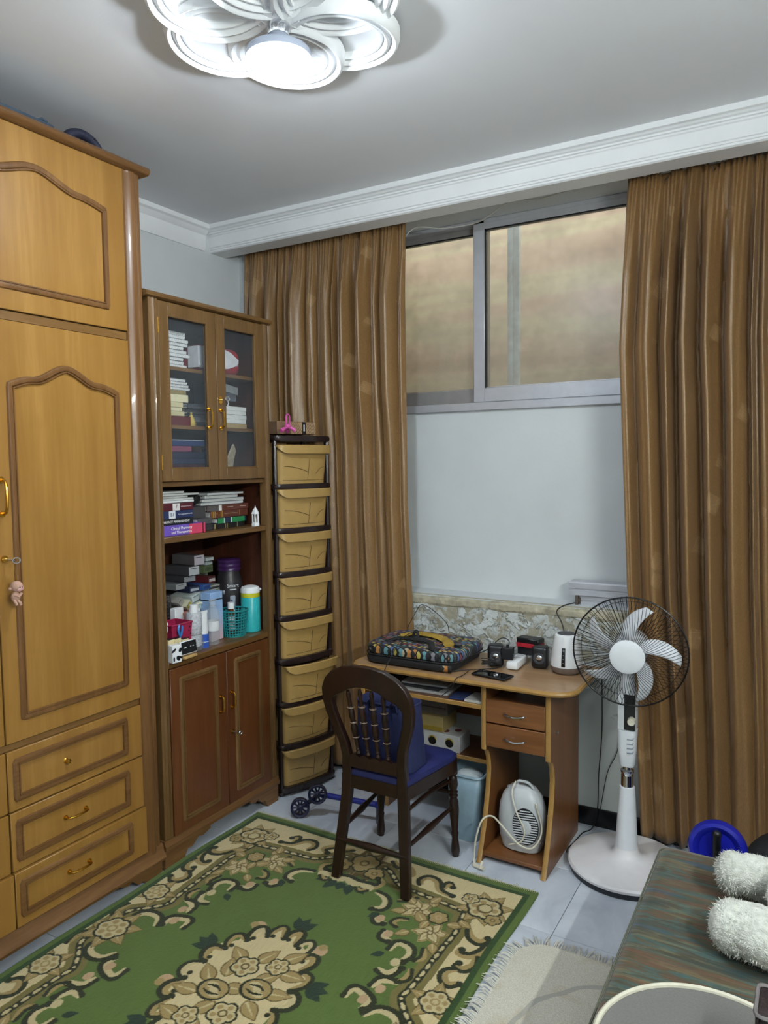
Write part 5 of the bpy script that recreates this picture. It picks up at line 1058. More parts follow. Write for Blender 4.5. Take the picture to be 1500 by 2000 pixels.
# ================================================================== CHAIR
def chair():
    w_c = wood('dark_mahogany', '2f1a11', '1d0f09', 'z', .35, 1, .2); m_seat = mk('blue_vinyl', '20265c', .55, bump=.15, bscale=400)
    cx = -1.455; t = T('dining_chair', 'dark wooden chair with spindle back and blue padded seat', 'chair', (cx, 2.55, 0))
    # half outline of back: (half width outer, half width inner, z, y)
    H = [(.176, .138, .0125, 2.338), (.170, .130, .10, 2.350), (.160, .118, .22, 2.366), (.150, .106, .34, 2.382), (.146, .102, .43, 2.386), (.142, .104, .50, 2.380), (.150, .112, .56, 2.370), (.172, .132, .62, 2.358), (.192, .150, .68, 2.346), (.200, .156, .73, 2.336), (.196, .150, .78, 2.326), (.176, .130, .822, 2.318), (.142, .100, .855, 2.311), (.095, .066, .878, 2.306), (.045, .03, .888, 2.304), (0, 0, .890, 2.304)]
    zi = {}  # inner z of the arch (top rail is deeper than the sides)
    def inner(i): 
        o, n, z, y = H[i]
        dz = 0 if z < .72 else min(.085, (z-.72)*.62)
        return (n, z-dz, y+dz*.12)
    th = .028
    def half(s):
        b = B(); rows = []
        for i, (o, n, z, y) in enumerate(H):
            iw, iz, iy = inner(i)
            rows.append([(cx+s*o, y, z+.0005), (cx+s*iw, iy, iz+.0005), (cx+s*iw, iy+th, iz+.0005), (cx+s*o, y+th, z+.0005)])
        b.strip(rows, closed=True); b.bm.verts.ensure_lookup_table(); b.bm.faces.new(b.bm.verts[:4]); return b
    for s in (-1, 1):
        o = half(s).build('back_post', w_c, t, smooth=50); m = o.modifiers.new('bev', 'BEVEL'); m.width = .004; m.segments = 2; m.limit_method = 'ANGLE'
    # scalloped lower back rail
    pts = []
    n = 28
    for i in range(n+1): q = i/n; pts.append((cx-.108+.216*q, .505+.010*abs(math.sin(math.pi*4.5*q))))
    pts += [(cx+.108, .462), (cx-.108, .462)]
    b = B(); b.prism(pts, 'y', 2.379, 2.399); b.build('back_rail', w_c, t)
    for k in range(4):
        x = cx-.066+.044*k; xt = cx-.078+.052*k; zt = .792-(.0 if k in (1, 2) else .012)
        pr = [(0, .006), (.04, .011), (.08, .006), (.10, .009), (.12, .006), (.2, .009), (.27, .008), (.28, .012), (.295, .012), (.305, .008), (.36, .013), (.44, .014), (.5, .009), (.51, .013), (.525, .013), (.535, .009), (.62, .013), (.70, .011), (.73, .008), (.74, .012), (.755, .012), (.765, .008), (.88, .007), (.94, .010), (1, .006)]
        b = B(); b.turned((x, 2.388, .512), (xt, 2.334, zt), pr, 12); sp = b.build('spindle', w_c, t)
        for q in (.287, .517, .747):
            p = Vector((x, 2.388, .512)).lerp(Vector((xt, 2.334, zt)), q); b = B(); b.tube([(p.x+.0128*math.cos(a), p.y+.0128*math.sin(a), p.z) for a in np.linspace(0, 2*math.pi, 13)[:-1]], .0017, 5, closed=True); b.build('bead_ring', mk('worn_bead', '8a7560', .3), sp)
    # seat frame and pad
    F = [(cx-.148, 2.388), (cx+.148, 2.388), (cx+.196, 2.70), (cx+.19, 2.745), (cx+.15, 2.765), (cx-.15, 2.765), (cx-.19, 2.745), (cx-.196, 2.70)]
    b = B(); b.prism(F, 'z', .372, .424); b.build('seat_frame', w_c, t)
    b = B(); rows = []
    c0 = Vector((cx, 2.58))
    for q, k in ((.4243, .985), (.436, .995), (.446, .97), (.452, .88), (.455, .6)):
        rows.append([((c0+(Vector(p)-c0)*k).x, (c0+(Vector(p)-c0)*k).y, q) for p in F])
    b.strip(rows, closed=True); b.bm.verts.ensure_lookup_table(); b.bm.faces.new(b.bm.verts[-8:]); o = b.build('seat_pad', m_seat, t)
    lg = [(0, .014), (.06, .019), (.12, .017), (.20, .013), (.26, .016), (.28, .013), (.50, .021), (.60, .020), (.64, .014), (.655, .019), (.67, .019), (.68, .014), (.695, .019), (.71, .019), (.72, .014), (.78, .021), (.86, .018), (.88, .014), (.90, .021), (1, .021)]
    for s in (-1, 1):
        b = B(); b.turned((cx+s*.182, 2.742, .0006), (cx+s*.172, 2.735, .395), lg, 14); b.build('front_leg', w_c, t)
        b = B(); b.turned((cx+s*.148, 2.366, .195), (cx+s*.174, 2.735, .215), [(0, .007), (.3, .010), (.5, .014), (.7, .010), (1, .007)], 10); b.build('side_stretcher', w_c, t)
        b = B(); b.tube(bez([(cx+s*.145, 2.40, .335), (cx+s*.158, 2.55, .345), (cx+s*.170, 2.72, .33)], 6), .008, 8); b.build('side_brace', w_c, t)
    b = B(); b.turned((cx-.155, 2.364, .165), (cx+.155, 2.364, .165), [(0, .007), (.3, .012), (.5, .016), (.7, .012), (1, .007)], 10); b.build('rear_stretcher', w_c, t)
    b = B(); b.turned((cx-.172, 2.738, .27), (cx+.172, 2.738, .27), [(0, .007), (.5, .012), (1, .007)], 10); b.build('front_stretcher', w_c, t)
chair()
def blue_bag():
    m_b = mk('blue_fabric', '1c2450', .75, bump=.4, bscale=350)
    t = T('blue_storage_bag', 'open dark blue fabric bag standing on the chair seat', 'bag', (-1.45, 2.50, .4555))
    b = B(); rows = []
    for q in np.linspace(0, 1, 6):
        rows.append([(x, y, .4556+.255*q) for x, y in rounded(-1.572+.004*q, -1.316-.006*q, 2.435, 2.585-.03*q, .03, 5)])
    b.strip(rows, closed=True); b.bm.verts.ensure_lookup_table(); b.bm.faces.new(b.bm.verts[:len(rows[0])]); o = b.build('bag_body', m_b, t); o.modifiers.new('s', 'SOLIDIFY').thickness = .004
    b = B(); b.tube([(x, y, .7106) for x, y in rounded(-1.568, -1.322, 2.435, 2.555, .03, 5)], .004, 6, closed=True); b.build('rim_binding', m_b, t)
    for x in (-1.50, -1.40):
        b = B(); b.tube(bez([(x, 2.434, .66), (x, 2.428, .715), (x+.02, 2.428, .728), (x+.03, 2.430, .69)], 5), .008, 6, ry=.003); b.build('loop_handle', m_b, t)
    b = B(); b.box(-1.55, -1.34, 2.46, 2.53, .458, .66, .01); b.build('contents', m_blackp, t)
blue_bag()
# ================================================================== TOY WHEELS
def wheels():
    m_n = mk('navy_plastic', '171b3c', .3); m_bl = mk('blue_plastic_rod', '1d2a90', .35)
    t = T('push_along_toy', 'pair of navy spoked toy wheels on a blue rod lying on the floor', 'toy', (-2.03, 2.76, 0))
    ax = Vector((.62, -.62, .48)).normalized()
    def wheel(c, R, ax):
        m = Matrix.Translation(c) @ ax.to_track_quat('Z', 'Y').to_matrix().to_4x4()
        def P(r, a, z=0): return m @ Vector((r*math.cos(a), r*math.sin(a), z))
        w = T('wheel', None, None); w.parent = t; w.matrix_parent_inverse = wm(t).inverted()
        b = B(); b.lathe([(R, -.012), (R, .012), (R-.004, .014), (R-.011, .012), (R-.011, -.012), (R-.004, -.014), (R, -.012)], 32, m=m); b.build('tyre', m_n, w)
        b = B(); b.lathe([(0, -.010), (.014, -.010), (.014, .012), (.010, .015), (0, .015)], 16, m=m); b.build('hub', m_n, w)
        for k in range(10):
            a = 2*math.pi*k/10; b = B(); b.tube([P(.012, a), P(R-.008, a)], .0055, 6, ry=.004); b.build('spoke', m_n, w)
    wheel(Vector((-2.052, 2.703, .0455)), .0445, Vector((.55, -.80, .12)).normalized())
    wheel(Vector((-1.976, 2.738, .113)), .0445, Vector((.55, -.80, .12)).normalized())
    b = B(); b.tube([(-2.052, 2.703, .0455), (-2.035, 2.735, .055), (-1.985, 2.765, .10), (-1.976, 2.738, .113)], .011, 10); b.build('axle_block', m_n, t)
    b = B(); b.cyl((-1.985, 2.765, .10), (-1.70, 2.83, .085), .013, n=14); b.build('rod', m_bl, t)
    b = B(); b.sphere((-1.70, 2.83, .085), .02, n=12); b.build('rod_end', m_bl, t); b = B(); b.cyl((-1.70, 2.83, .0008), (-1.70, 2.83, .08), .012, n=10); b.build('stand', m_n, t)
wheels()
# ================================================================== PEDESTAL FAN
def fan():
    m_f = mk('fan_white', 'dfe3e8', .3, var=.03); m_fw = mk('fan_base_white', 'e2e0e2', .35, var=.03)
    m_bl = glass_mat('blade_plastic', 'e8ecf2', .92); m_w = mk('black_wire', '1a1a1c', .35, .4)
    x, y = -.628, 2.980; c = (x, y, 0); t = T('pedestal_fan', 'white pedestal fan with black wire cage and round base', 'fan', c)
    lathe_part('base_foot', cmat('1f2228'), t, [(0, .0006), (.222, .0006), (.226, .010), (.226, .024), (0, .024)], c, 64)
    lathe_part('base', m_fw, t, [(0, .024), (.228, .024), (.230, .034), (.224, .042), (.19, .048), (.10, .056), (.062, .066), (.050, .080), (.044, .10), (0, .10)], c, 64)
    lathe_part('column', m_f, t, [(0, .08), (.044, .08), (.038, .20), (.031, .335), (.029, .347), (0, .347)], c, 32)
    lathe_part('chrome_sleeve', m_chrome, t, [(0, .347), (.024, .347), (.024, .395), (.021, .398), (.026, .405), (.026, .414), (.017, .418), (.017, .432), (0, .432)], c, 24)
    b = B(); rows = []
    for z, w in ((.432, .026), (.438, .029), (.50, .034), (.575, .037), (.582, .037)): rows.append([(px, py, z) for px, py in rounded(x-w, x+w, y-w*.9, y+w*.9, w*.6, 5)])
    b.strip(rows, closed=True); b.bm.verts.ensure_lookup_table(); n = len(rows[0]); b.bm.faces.new(b.bm.verts[:n]); b.bm.faces.new(b.bm.verts[-n:]); b.build('control_box', m_f, t)
    for k in range(4):
        z = .495+.018*k; b = B(); b.tube([(x+.004, y-.034, z), (x+.026, y-.030, z), (x+.028, y-.029, z+.008)], .0022, 6); b.build('louvre_mark', cmat('8a94a0'), t)
    b = B(); b.box(x-.034, x+.034, y-.032, y+.032, .582, .73, .006, 2); b.build('neck_housing', m_f, t)
    b = B(); b.box(x-.008, x+.0345, y-.0345, y-.028, .586, .728, .002); b.build('black_panel', m_blackp, t)
    b = B(); b.cyl((x+.022, y-.034, .628), (x+.024, y-.056, .628), .016, .014, n=18); b.build('knob', m_cream_p, t)
    b = B(); b.lathe([(0, .7305), (.034, .7305), (.030, .78), (.022, .83), (.02, .86), (0, .86)], 20, c); b.build('tilt_neck', m_f, t)
    A = Vector((-.602, 2.83, .908)); Bq = Vector((-.622, 3.05, .912)); ax = (A-Bq).normalized()   # axis toward the room
    m = Matrix.Translation(A) @ ax.to_track_quat('Z', 'Y').to_matrix().to_4x4()
    b = B(); b.lathe([(0, -.235), (.045, -.232), (.062, -.21), (.066, -.16), (.060, -.115), (.03, -.112), (0, -.112)], 28, m=m); b.build('motor_housing', m_f, t)
    b = B(); b.lathe([(0, -.110), (.032, -.110), (.034, -.075), (.030, -.045), (.012, -.030), (0, -.030)], 24, m=m); b.build('blade_hub', m_f, t)
    # five swept blades at rest
    for k in range(5):
        a0 = math.radians(104+72*k); rows = []
        for q in np.linspace(0, 1, 10):
            r = .028+.160*q; sw = a0-.10-.55*q**1.6; hw = (.55 if q < .1 else .62*(1-q)**.35+.06)*.055/max(r, .05); hw = (.30+.34*math.sin(math.pi*min(1, q*1.02))**.7)*(.085/(r+.045))*.76
            row = []
            for s in np.linspace(-1, 1, 7):
                a = sw+s*hw; row.append(m @ Vector((r*math.cos(a), r*math.sin(a), -.072-.018*s*(1-.35*q))))
            rows.append(row)
        b = B(); b.strip(rows); o = b.build('blade', m_bl, t); o.modifiers.new('s', 'SOLIDIFY').thickness = .0022
    # wire cage: rim, front and rear spokes
    def ring(r, z, rad, nm): b = B(); b.tube([m @ Vector((r*math.cos(a), r*math.sin(a), z)) for a in np.linspace(0, 2*math.pi, 73)[:-1]], rad, 6, closed=True); b.build(nm, m_w, t)
    ring(.213, -.080, .0032, 'cage_rim'); ring(.19, -.122, .0011, 'rear_ring')
    N = 84
    b = B()
    for i in range(N):
        a = 2*math.pi*i/N; P = []
        for q in np.linspace(0, 1, 7): r = .064+(.217-.064)*q; z = -.004-.076*q**2.6; aa = a+.22*q; P.append(m @ Vector((r*math.cos(aa), r*math.sin(aa), z)))
        b.tube(P, .00095, 4)
    b.build('front_spokes', m_w, t, kind='stuff')
    b = B()
    for i in range(60):
        a = 2*math.pi*i/60; P = []
        for q in np.linspace(0, 1, 6): r = .06+(.217-.06)*q; z = -.145+.065*q**2.4; aa = a-.15*q; P.append(m @ Vector((r*math.cos(aa), r*math.sin(aa), z)))
        b.tube(P, .00095, 4)
    b.build('rear_spokes', m_w, t, kind='stuff')
    b = B(); b.lathe([(0, .004), (.052, .003), (.064, -.002), (.066, -.008), (0, -.008)], 40, m=m); b.build('front_badge', m_f, t)
fan()
cable('fan_cable', 'black cable running down the wall behind the fan to the floor', [(-.80, 3.262, .72), (-.80, 3.268, .45), (-.812, 3.266, .25), (-.815, 3.262, .10), (-.83, 3.24, .012), (-.86, 3.18, .004), (-.90+.03, 3.08, .004), (-.88, 3.02, .004), (-.873, 2.985, .006)], .0025)
cable('thin_wall_cable', 'thinner black cable branching up the wall beside the fan', [(-.70, 3.268, .50), (-.735, 3.268, .36), (-.775, 3.268, .26), (-.803, 3.262, .09)], .002)
# ================================================================== DAYBED, TEDDY, TRAY
def bed_mat():
    t = NT('striped_cover'); v = t.co((1.6, 11, 6), (0, 0, .16)); n1 = t.noise(v, 1, 4, .62, 1.3); n2 = t.noise(t.co((4.5, 38, 20), (0, 0, .16)), 1, 3, .6, 1.0)
    c = t.ramp(n1, ((.30, '16302f'), (.38, '3a341d'), (.43, '315250'), (.47, '473c20'), (.51, '5c3a26'), (.55, '3b3a1f'), (.60, '20433f'), (.65, '2f4259'), (.72, '423622')))
    c = t.mix(t.math('MULTIPLY', t.ramp(n2, ((.55, 0.0), (.66, 1.0))), .55), c, '6f6848'); c = t.mix(t.math('MULTIPLY', t.ramp(n2, ((.32, 1.0), (.42, 0.0))), .5), c, '232b28')
    t.base(c); t.bump(n2, .35, .006); return t.set(.9, sheen=.2)
def daybed():
    t = T('daybed', 'low daybed with a striped dark green and brown cover', 'daybed', (.1, 1.5, 0)); m = bed_mat()
    x0, x1, y0, y1 = -.405, .78, .35, 2.44
    b = B(); rows = []
    for z, ins in ((.17, .010), (.18, 0), (.37, 0), (.405, .003), (.415, .010), (.42, .03)): rows.append([(x, y, z) for x, y in rounded(x0+ins, x1-ins, y0+ins, y1-ins, .032, 6)])
    b.strip(rows, closed=True); n = len(rows[0]); b.bm.verts.ensure_lookup_table(); b.bm.faces.new(b.bm.verts[:n]); b.bm.faces.new(b.bm.verts[-n:]); b.build('covered_mattress', m, t)
    b = B(); b.tube([(x, y, .404) for x, y in rounded(x0-.001, x1+.001, y0-.001, y1+.001, .032, 6)], .003, 6, closed=True); b.build('piping', mk('grey_piping', '56594a', .8), t)
    b = B(); b.box(x0+.03, x1-.03, y0+.03, y1-.03, .10, .169); b.build('bed_frame', w_base, t)
    for xx in (x0+.06, x1-.06):
        for yy in (y0+.06, y1-.06): b = B(); b.box(xx-.03, xx+.03, yy-.03, yy+.03, .0085, .10); b.build('leg', w_base, t)
daybed()
def teddy():
    m = mk('white_plush', 'd6d8cf', .95, var=.18, scale=60, bump=1.0, bscale=260, sheen=.4)
    t = T('teddy_bear', 'white plush teddy bear lying on the daybed', 'teddy bear', (-.02, 2.13, .42))
    import mathutils
    b = B(); R = Matrix.Rotation
    z0 = .424
    E = lambda c, r, s, rz=0, ry=0: b.sphere(c, r, *s, 20, m=R(rz, 4, 'Z') @ R(ry, 4, 'Y'))
    E((.045, 2.075, z0+.110), .112, (1.2, 1.1, .98))               # body
    E((-.105, 2.200, z0+.080), .058, (1.9, 1.0, 1.0), .10, .12)     # far leg
    E((-.175, 2.200, z0+.078), .052, (.90, 1.05, 1.12), .1)         # its foot
    E((-.085, 1.945, z0+.070), .066, (1.75, 1.12, 1.0), -.25, .08)  # near leg
    E((-.155, 1.955, z0+.068), .060, (.90, 1.1, 1.08), -.2)         # its foot
    E((-.045, 2.275, z0+.20), .046, (.85, .95, 1.9), 0, .10)        # raised arm
    E((-.03, 2.245, z0+.12), .05, (1.2, 1, 1))
    E((.12, 1.93, z0+.09), .052, (1.3, 1.0, .9), -.9)               # resting arm
    E((.235, 2.17, z0+.135), .105, (1.02, 1.1, 1.0))                # head
    E((.21, 2.28, z0+.20), .036, (.6, 1, 1)); E((.28, 2.09, z0+.22), .036, (.6, 1, 1))
    E((.17, 2.15, z0+.185), .042, (1, 1, .9))                       # muzzle
    o = b.build('plush_body', m, t)
    md = o.modifiers.new('merge', 'REMESH'); md.mode = 'VOXEL'; md.voxel_size = .005; md.use_smooth_shade = True
    sm = o.modifiers.new('soft', 'SMOOTH'); sm.iterations = 5
    tx = bpy.data.textures.new('fur_clumps', 'CLOUDS'); tx.noise_scale = .012; tx.noise_depth = 3
    dp = o.modifiers.new('fur', 'DISPLACE'); dp.texture = tx; dp.texture_coords = 'GLOBAL'; dp.strength = .009; dp.mid_level = .5
    b = B(); b.sphere((.155, 2.125, z0+.222), .008); b.sphere((.18, 2.19, z0+.228), .008); b.sphere((.142, 2.15, z0+.208), .011); b.build('face_beads', m_blackp, t)
    # tufts of pile
    rnd = random.Random(4); b = B()
    C = [((-.105, 2.200, z0+.080), (.108, .058, .057)), ((-.175, 2.200, z0+.078), (.046, .054, .057)), ((-.085, 1.945, z0+.070), (.113, .073, .065)), ((-.155, 1.955, z0+.068), (.053, .065, .064)), ((.045, 2.075, z0+.110), (.134, .122, .109)), ((-.045, 2.275, z0+.20), (.038, .043, .086))]
    for c, s in C:
        for _ in range(1500):
            d = Vector((rnd.gauss(0, 1), rnd.gauss(0, 1), rnd.gauss(0, 1))).normalized(); p = Vector(c)+Vector((d.x*s[0], d.y*s[1], d.z*s[2]))
            if p.z < z0+.008: continue
            k = Vector((rnd.uniform(-1, 1), rnd.uniform(-1, 1), rnd.uniform(-1, .5))).normalized(); q = p+(.5*d+k)*.0075; w = d.cross(k).normalized()*.0012
            try: b.bm.faces.new([b.bm.verts.new(v) for v in (p-w, p+w, q)])
            except ValueError: pass
    b.build('pile_tufts', m, t, smooth=0, kind='stuff')
teddy()
t = T('round_tray', 'round grey tray with a cream rim lying on the daybed', 'tray', (-.159, 1.544, .4205)); c = (-.159, 1.544, .4205)
lathe_part('plate', mk('grey_laminate', '6c6b68', .6, var=.12, scale=200), t, [(0, 0), (.2165, 0), (.219, .014), (0, .014)], c, 96)
lathe_part('rim', mk('cream_rim', 'cfcbb8', .35), t, [(.217, .0), (.228, .0), (.2315, .010), (.2305, .019), (.226, .022), (.221, .019), (.2195, .0142)], c, 96)
b = B(); b.tube([(c[0]+.2325*math.cos(a), c[1]+.2325*math.sin(a), c[2]+.008) for a in np.linspace(0, 2*math.pi, 97)[:-1]], .002, 6, closed=True); b.build('dark_groove', cmat('3a3a34'), t)
t = T('leather_handbag', 'dark brown leather bag with pale trim at the daybed right', 'handbag', (.03, 1.56, .4475)); m_lt = mk('brown_leather', '2a2021', .4, var=.3, scale=30, bump=.4, bscale=120)
b = B(); b.box(-.078, .16, 1.50, 1.60, .4475, .600, .012, 2); b.build('bag_body', m_lt, t); b = B(); b.tube([(x, y, .5985) for x, y in rounded(-.078, .16, 1.50, 1.60, .012, 3)], .004, 6, closed=True); b.build('pale_trim', mk('worn_grey_trim', '6d6868', .6, var=.3), t)
b = B(); b.tube([(-.074, 1.4965, .595), (-.068, 1.490, .52), (-.066, 1.492, .455)], .008, 8, ry=.003); b.build('strap', m_lt, t)
# behind the daybed
t = T('blue_ride_toy', 'glossy blue plastic round toy with dark grip behind the daybed', 'toy', (-.275, 2.80, 0)); m_rb = mk('ultramarine_gloss', '1a21a0', .22, var=.05)
mx = Matrix.Translation((-.275, 2.80, .262)) @ Matrix.Rotation(math.radians(80), 4, 'X')
b = B(); b.lathe([(0, -.03), (.085, -.03), (.098, -.015), (.100, .005), (.092, .022), (.080, .026), (.070, .020), (.060, .010), (0, .008)], 48, m=mx); b.build('disc', m_rb, t)
b = B(); b.tube([(-.275, 2.768, .235), (-.275, 2.760, .29), (-.275, 2.764, .33)], .017, 12, ry=.014); b.sphere((-.275, 2.764, .33), .0165, 1, .9, 1, 12); b.build('grip', m_blackp, t)
b = B(); b.cyl((-.275, 2.82, .0008), (-.275, 2.81, .20), .05, .035, n=20); b.build('stand', m_rb, t)
t = T('black_ball', 'matt black ball behind the daybed beside the blue toy', 'ball', (.0, 2.88, 0)); b = B(); b.sphere((-.04, 2.88, .168), .165, 1, 1, 1, 32); b.build('ball_skin', mk('black_rubber', '15181b', .7, bump=.3), t); b = B(); b.tube([(-.04+.1655*math.cos(a), 2.88+.1655*math.sin(a), .168) for a in np.linspace(0, 2*math.pi, 49)[:-1]], .0018, 5, closed=True); b.build('seam', m_blackp, t)
# ================================================================== RUG with woven pattern (colour stored per vertex)
def rug():
    RX, RY = .684, .945; CX, CY = -1.566, 1.69; S = .003
    nx, ny = int(2*RX/S)+1, int(2*RY/S)+1
    xs = np.linspace(-RX, RX, nx); ys = np.linspace(-RY, RY, ny)
    C = {'green': '5a7033', 'olive': '7a703e', 'cream': 'd3c294', 'tan': 'a58f5c', 'dark': '2a3018', 'pine': '24382a', 'edge': '2f4a22', 'pink': 'bfa07c', 'brown': '6a5a30', 'lcream': 'c9b98c'}
    C = {k: np.array(lin(v)) for k, v in C.items()}
    def canvas(w, h): return np.zeros((h, w, 3))
    class Cv:
        def __init__(s, x, y): s.x, s.y = x, y; s.X, s.Y = np.meshgrid(x, y); s.img = np.zeros((len(y), len(x), 3)); s.img[:] = C['green']
        def win(s, x0, x1, y0, y1):
            i0, i1 = np.searchsorted(s.x, [x0, x1]); j0, j1 = np.searchsorted(s.y, [y0, y1]); return slice(j0, j1+1), slice(i0, i1+1)
        def fill(s, mask, c): s.img[mask] = C[c]
        def dist(s, P, X, Y):
            d = np.full(X.shape, 9.); tt = np.zeros(X.shape); n = len(P)-1
            for k in range(n):
                a = np.array(P[k]); b = np.array(P[k+1]); ab = b-a; L = max(1e-9, ab@ab)
                q = np.clip(((X-a[0])*ab[0]+(Y-a[1])*ab[1])/L, 0, 1); dd = np.hypot(X-a[0]-q*ab[0], Y-a[1]-q*ab[1])
                m = dd < d; d[m] = dd[m]; tt[m] = (k+q[m])/n
            return d, tt
        def stroke(s, P, w, c, taper=.5):
            """tapered brush stroke"""
            P = [(p.x, p.y) for p in bez([(a, b, 0) for a, b in P], 5)]
            A = np.array(P); sl = s.win(A[:, 0].min()-w, A[:, 0].max()+w, A[:, 1].min()-w, A[:, 1].max()+w)
            X, Y = s.X[sl], s.Y[sl]
            if not X.size: return
            d, t = s.dist(P, X, Y); ww = w*(1-taper+taper*np.sin(np.pi*np.clip(t, .02, .98)))
            im = s.img[sl]; im[d < ww] = C[c]
        def scroll(s, P, w=.017, inner='lcream', side=1, outer='dark'):
            s.stroke(P, w, outer, .35); A = np.array(P, float); d = np.gradient(A, axis=0); nn = np.stack([-d[:, 1], d[:, 0]], 1); nn /= np.maximum(1e-9, np.linalg.norm(nn, axis=1))[:, None]
            s.stroke((A+side*nn*w*.75).tolist(), w*.62, inner, .6)
            e = A[-1]; s.disc(e[0], e[1], w*.85, outer)
        def disc(s, x, y, r, c, ry=None):
            ry = ry or r; sl = s.win(x-r, x+r, y-ry, y+ry); X, Y = s.X[sl], s.Y[sl]
            if X.size: s.img[sl][((X-x)/r)**2+((Y-y)/ry)**2 < 1] = C[c]
        def leaf(s, x, y, a, L, w, c, vein=None, rim=True):
            if rim and vein: s.leaf(x-.004*math.cos(a), y-.004*math.sin(a), a, L+.008, w+.0045, 'brown', None, False)
            sl = s.win(x-L, x+L, y-L, y+L); X, Y = s.X[sl]-x, s.Y[sl]-y
            if not X.size: return
            u = (X*math.cos(a)+Y*math.sin(a))/L; v = (-X*math.sin(a)+Y*math.cos(a))/w
            m = (u > 0) & (u < 1) & (np.abs(v) < np.sin(np.pi*np.clip(u, 0, 1)**.75)); s.img[sl][m] = C[c]
            if vein: vein = 'lcream' if c == 'tan' and vein == 'brown' else vein; m2 = (u > .05) & (u < .8) & (np.abs(v) < .22*(1-u)); s.img[sl][m2] = C[vein]
        def flower(s, x, y, r, n, c, out='dark', core='brown', a0=0., pt=False):
            for k in range(n):
                a = a0+2*math.pi*k/n
                if pt: s.leaf(x, y, a, r*1.35, r*.36, out if out else 'tan'); s.leaf(x, y, a, r*1.2, r*.27, c, 'tan')
                else: s.disc(x+r*.58*math.cos(a), y+r*.58*math.sin(a), r*.55, out)
            if not pt:
                for k in range(n):
                    a = a0+2*math.pi*k/n; s.disc(x+r*.55*math.cos(a), y+r*.55*math.sin(a), r*.42, c); s.disc(x+r*.62*math.cos(a), y+r*.62*math.sin(a), r*.20, 'tan')
            s.disc(x, y, r*.34, core); s.disc(x, y, r*.2, c)
    q = Cv(np.linspace(0, RX, (nx+1)//2), np.linspace(0, RY, (ny+1)//2)); X, Y = q.X, q.Y
    # borders: cream band, olive lane with bead chain, green field
    mm = lambda L: [(a/1000, b/1000) for a, b in L]
    band_in = np.zeros(X.shape, bool)
    chain = [mm([(0, 800), (60, 815), (121, 797), (200, 733), (283, 722), (393, 712), (492, 700)]), mm([(492, 700), (514, 572), (510, 473), (508, 348), (504, 250), (499, 205), (542, 150), (590, 105), (598, 40), (596, 0)])]
    # outer area (outside the chain) is cream
    poly = np.array(chain[0]+chain[1][1:]+[(RX, 0), (RX, RY), (0, RY)])
    def inside(P):
        m = np.zeros(X.shape, bool); n = len(P)
        for i in range(n):
            x0, y0 = P[i]; x1, y1 = P[(i+1) % n]
            if y0 == y1: continue
            c = ((Y >= min(y0, y1)) & (Y < max(y0, y1))) & (X < x0+(Y-y0)*(x1-x0)/(y1-y0)); m ^= c
        return m
    out = inside(poly); q.fill(out, 'cream')
    for ch in chain: q.stroke(ch, .036, 'olive', 0)
    for ch in chain: q.stroke(ch, .013, 'dark', 0)
    for ch in chain:
        A = np.array([(p.x, p.y) for p in bez([(a, b, 0) for a, b in ch], 12)]); L = np.concatenate([[0], np.cumsum(np.linalg.norm(np.diff(A, axis=0), axis=1))])
        s = .015; k = 0
        while s < L[-1]:
            x = np.interp(s, L, A[:, 0]); y = np.interp(s, L, A[:, 1]); x2 = np.interp(s+.022, L, A[:, 0]); y2 = np.interp(s+.022, L, A[:, 1])
            if k % 3 == 2: q.disc(x, y, .006, 'lcream'); s += .022
            else: q.stroke([(x, y), ((x+x2)/2+.001, (y+y2)/2), (x2, y2)], .0068, 'lcream', .4); s += .040
            k += 1
    sides = [1, 1, -1, 1, -1, -1]
    for P, sd in zip([[(545, 606), (569, 571), (605, 558), (629, 576), (626, 597)], [(632, 560), (628, 520), (605, 486), (572, 484), (572, 501)], [(636, 487), (641, 443), (621, 411), (588, 411), (591, 434)], [(590, 404), (565, 377), (571, 340), (603, 321), (632, 344)], [(265, 775), (253, 805), (276, 839), (322, 831), (356, 782), (411, 768)], [(355, 797), (364, 839), (389, 820)], [(95, 865), (130, 842), (178, 848), (205, 815), (180, 795)], [(632, 130), (640, 90), (625, 60), (598, 66)]], sides+[1, -1]): q.scroll(mm(P), .016, 'tan', sd)
    # corner bouquet
    for a in range(8): q.leaf(.547, .752, .4+a*.785, .105, .026, 'tan', 'brown')
    q.flower(.547, .752, .062, 6, 'lcream', 'dark', 'tan'); q.disc(.547, .752, .030, 'brown'); q.disc(.549, .754, .022, 'lcream'); q.flower(.478, .785, .032, 5, 'lcream', 'dark')
    q.flower(.600, .700, .030, 5, 'tan', 'dark')
    for a in range(5): q.leaf(.598, .237, .5+a*1.25, .09, .02, 'tan', 'brown')
    q.flower(.598, .237, .048, 6, 'lcream', 'dark', 'tan', .3)
    for k, (x, y) in enumerate(((.335, .628), (.437, .530))): 
        for a in range(6): q.leaf(x, y, .3*k+a*1.047, .070, .022, 'tan'); q.leaf(x, y, .3*k+a*1.047, .058, .015, 'lcream', 'tan')
        q.disc(x, y, .013, 'brown'); q.disc(x, y, .007, 'lcream')
    q.flower(.425, .621, .036, 6, 'tan', 'dark', 'pink'); q.leaf(.39, .57, 2.4, .07, .02, 'tan', 'brown'); q.leaf(.47, .60, .3, .06, .018, 'tan', 'brown'); q.leaf(.38, .67, 1.9, .05, .016, 'tan', 'brown')
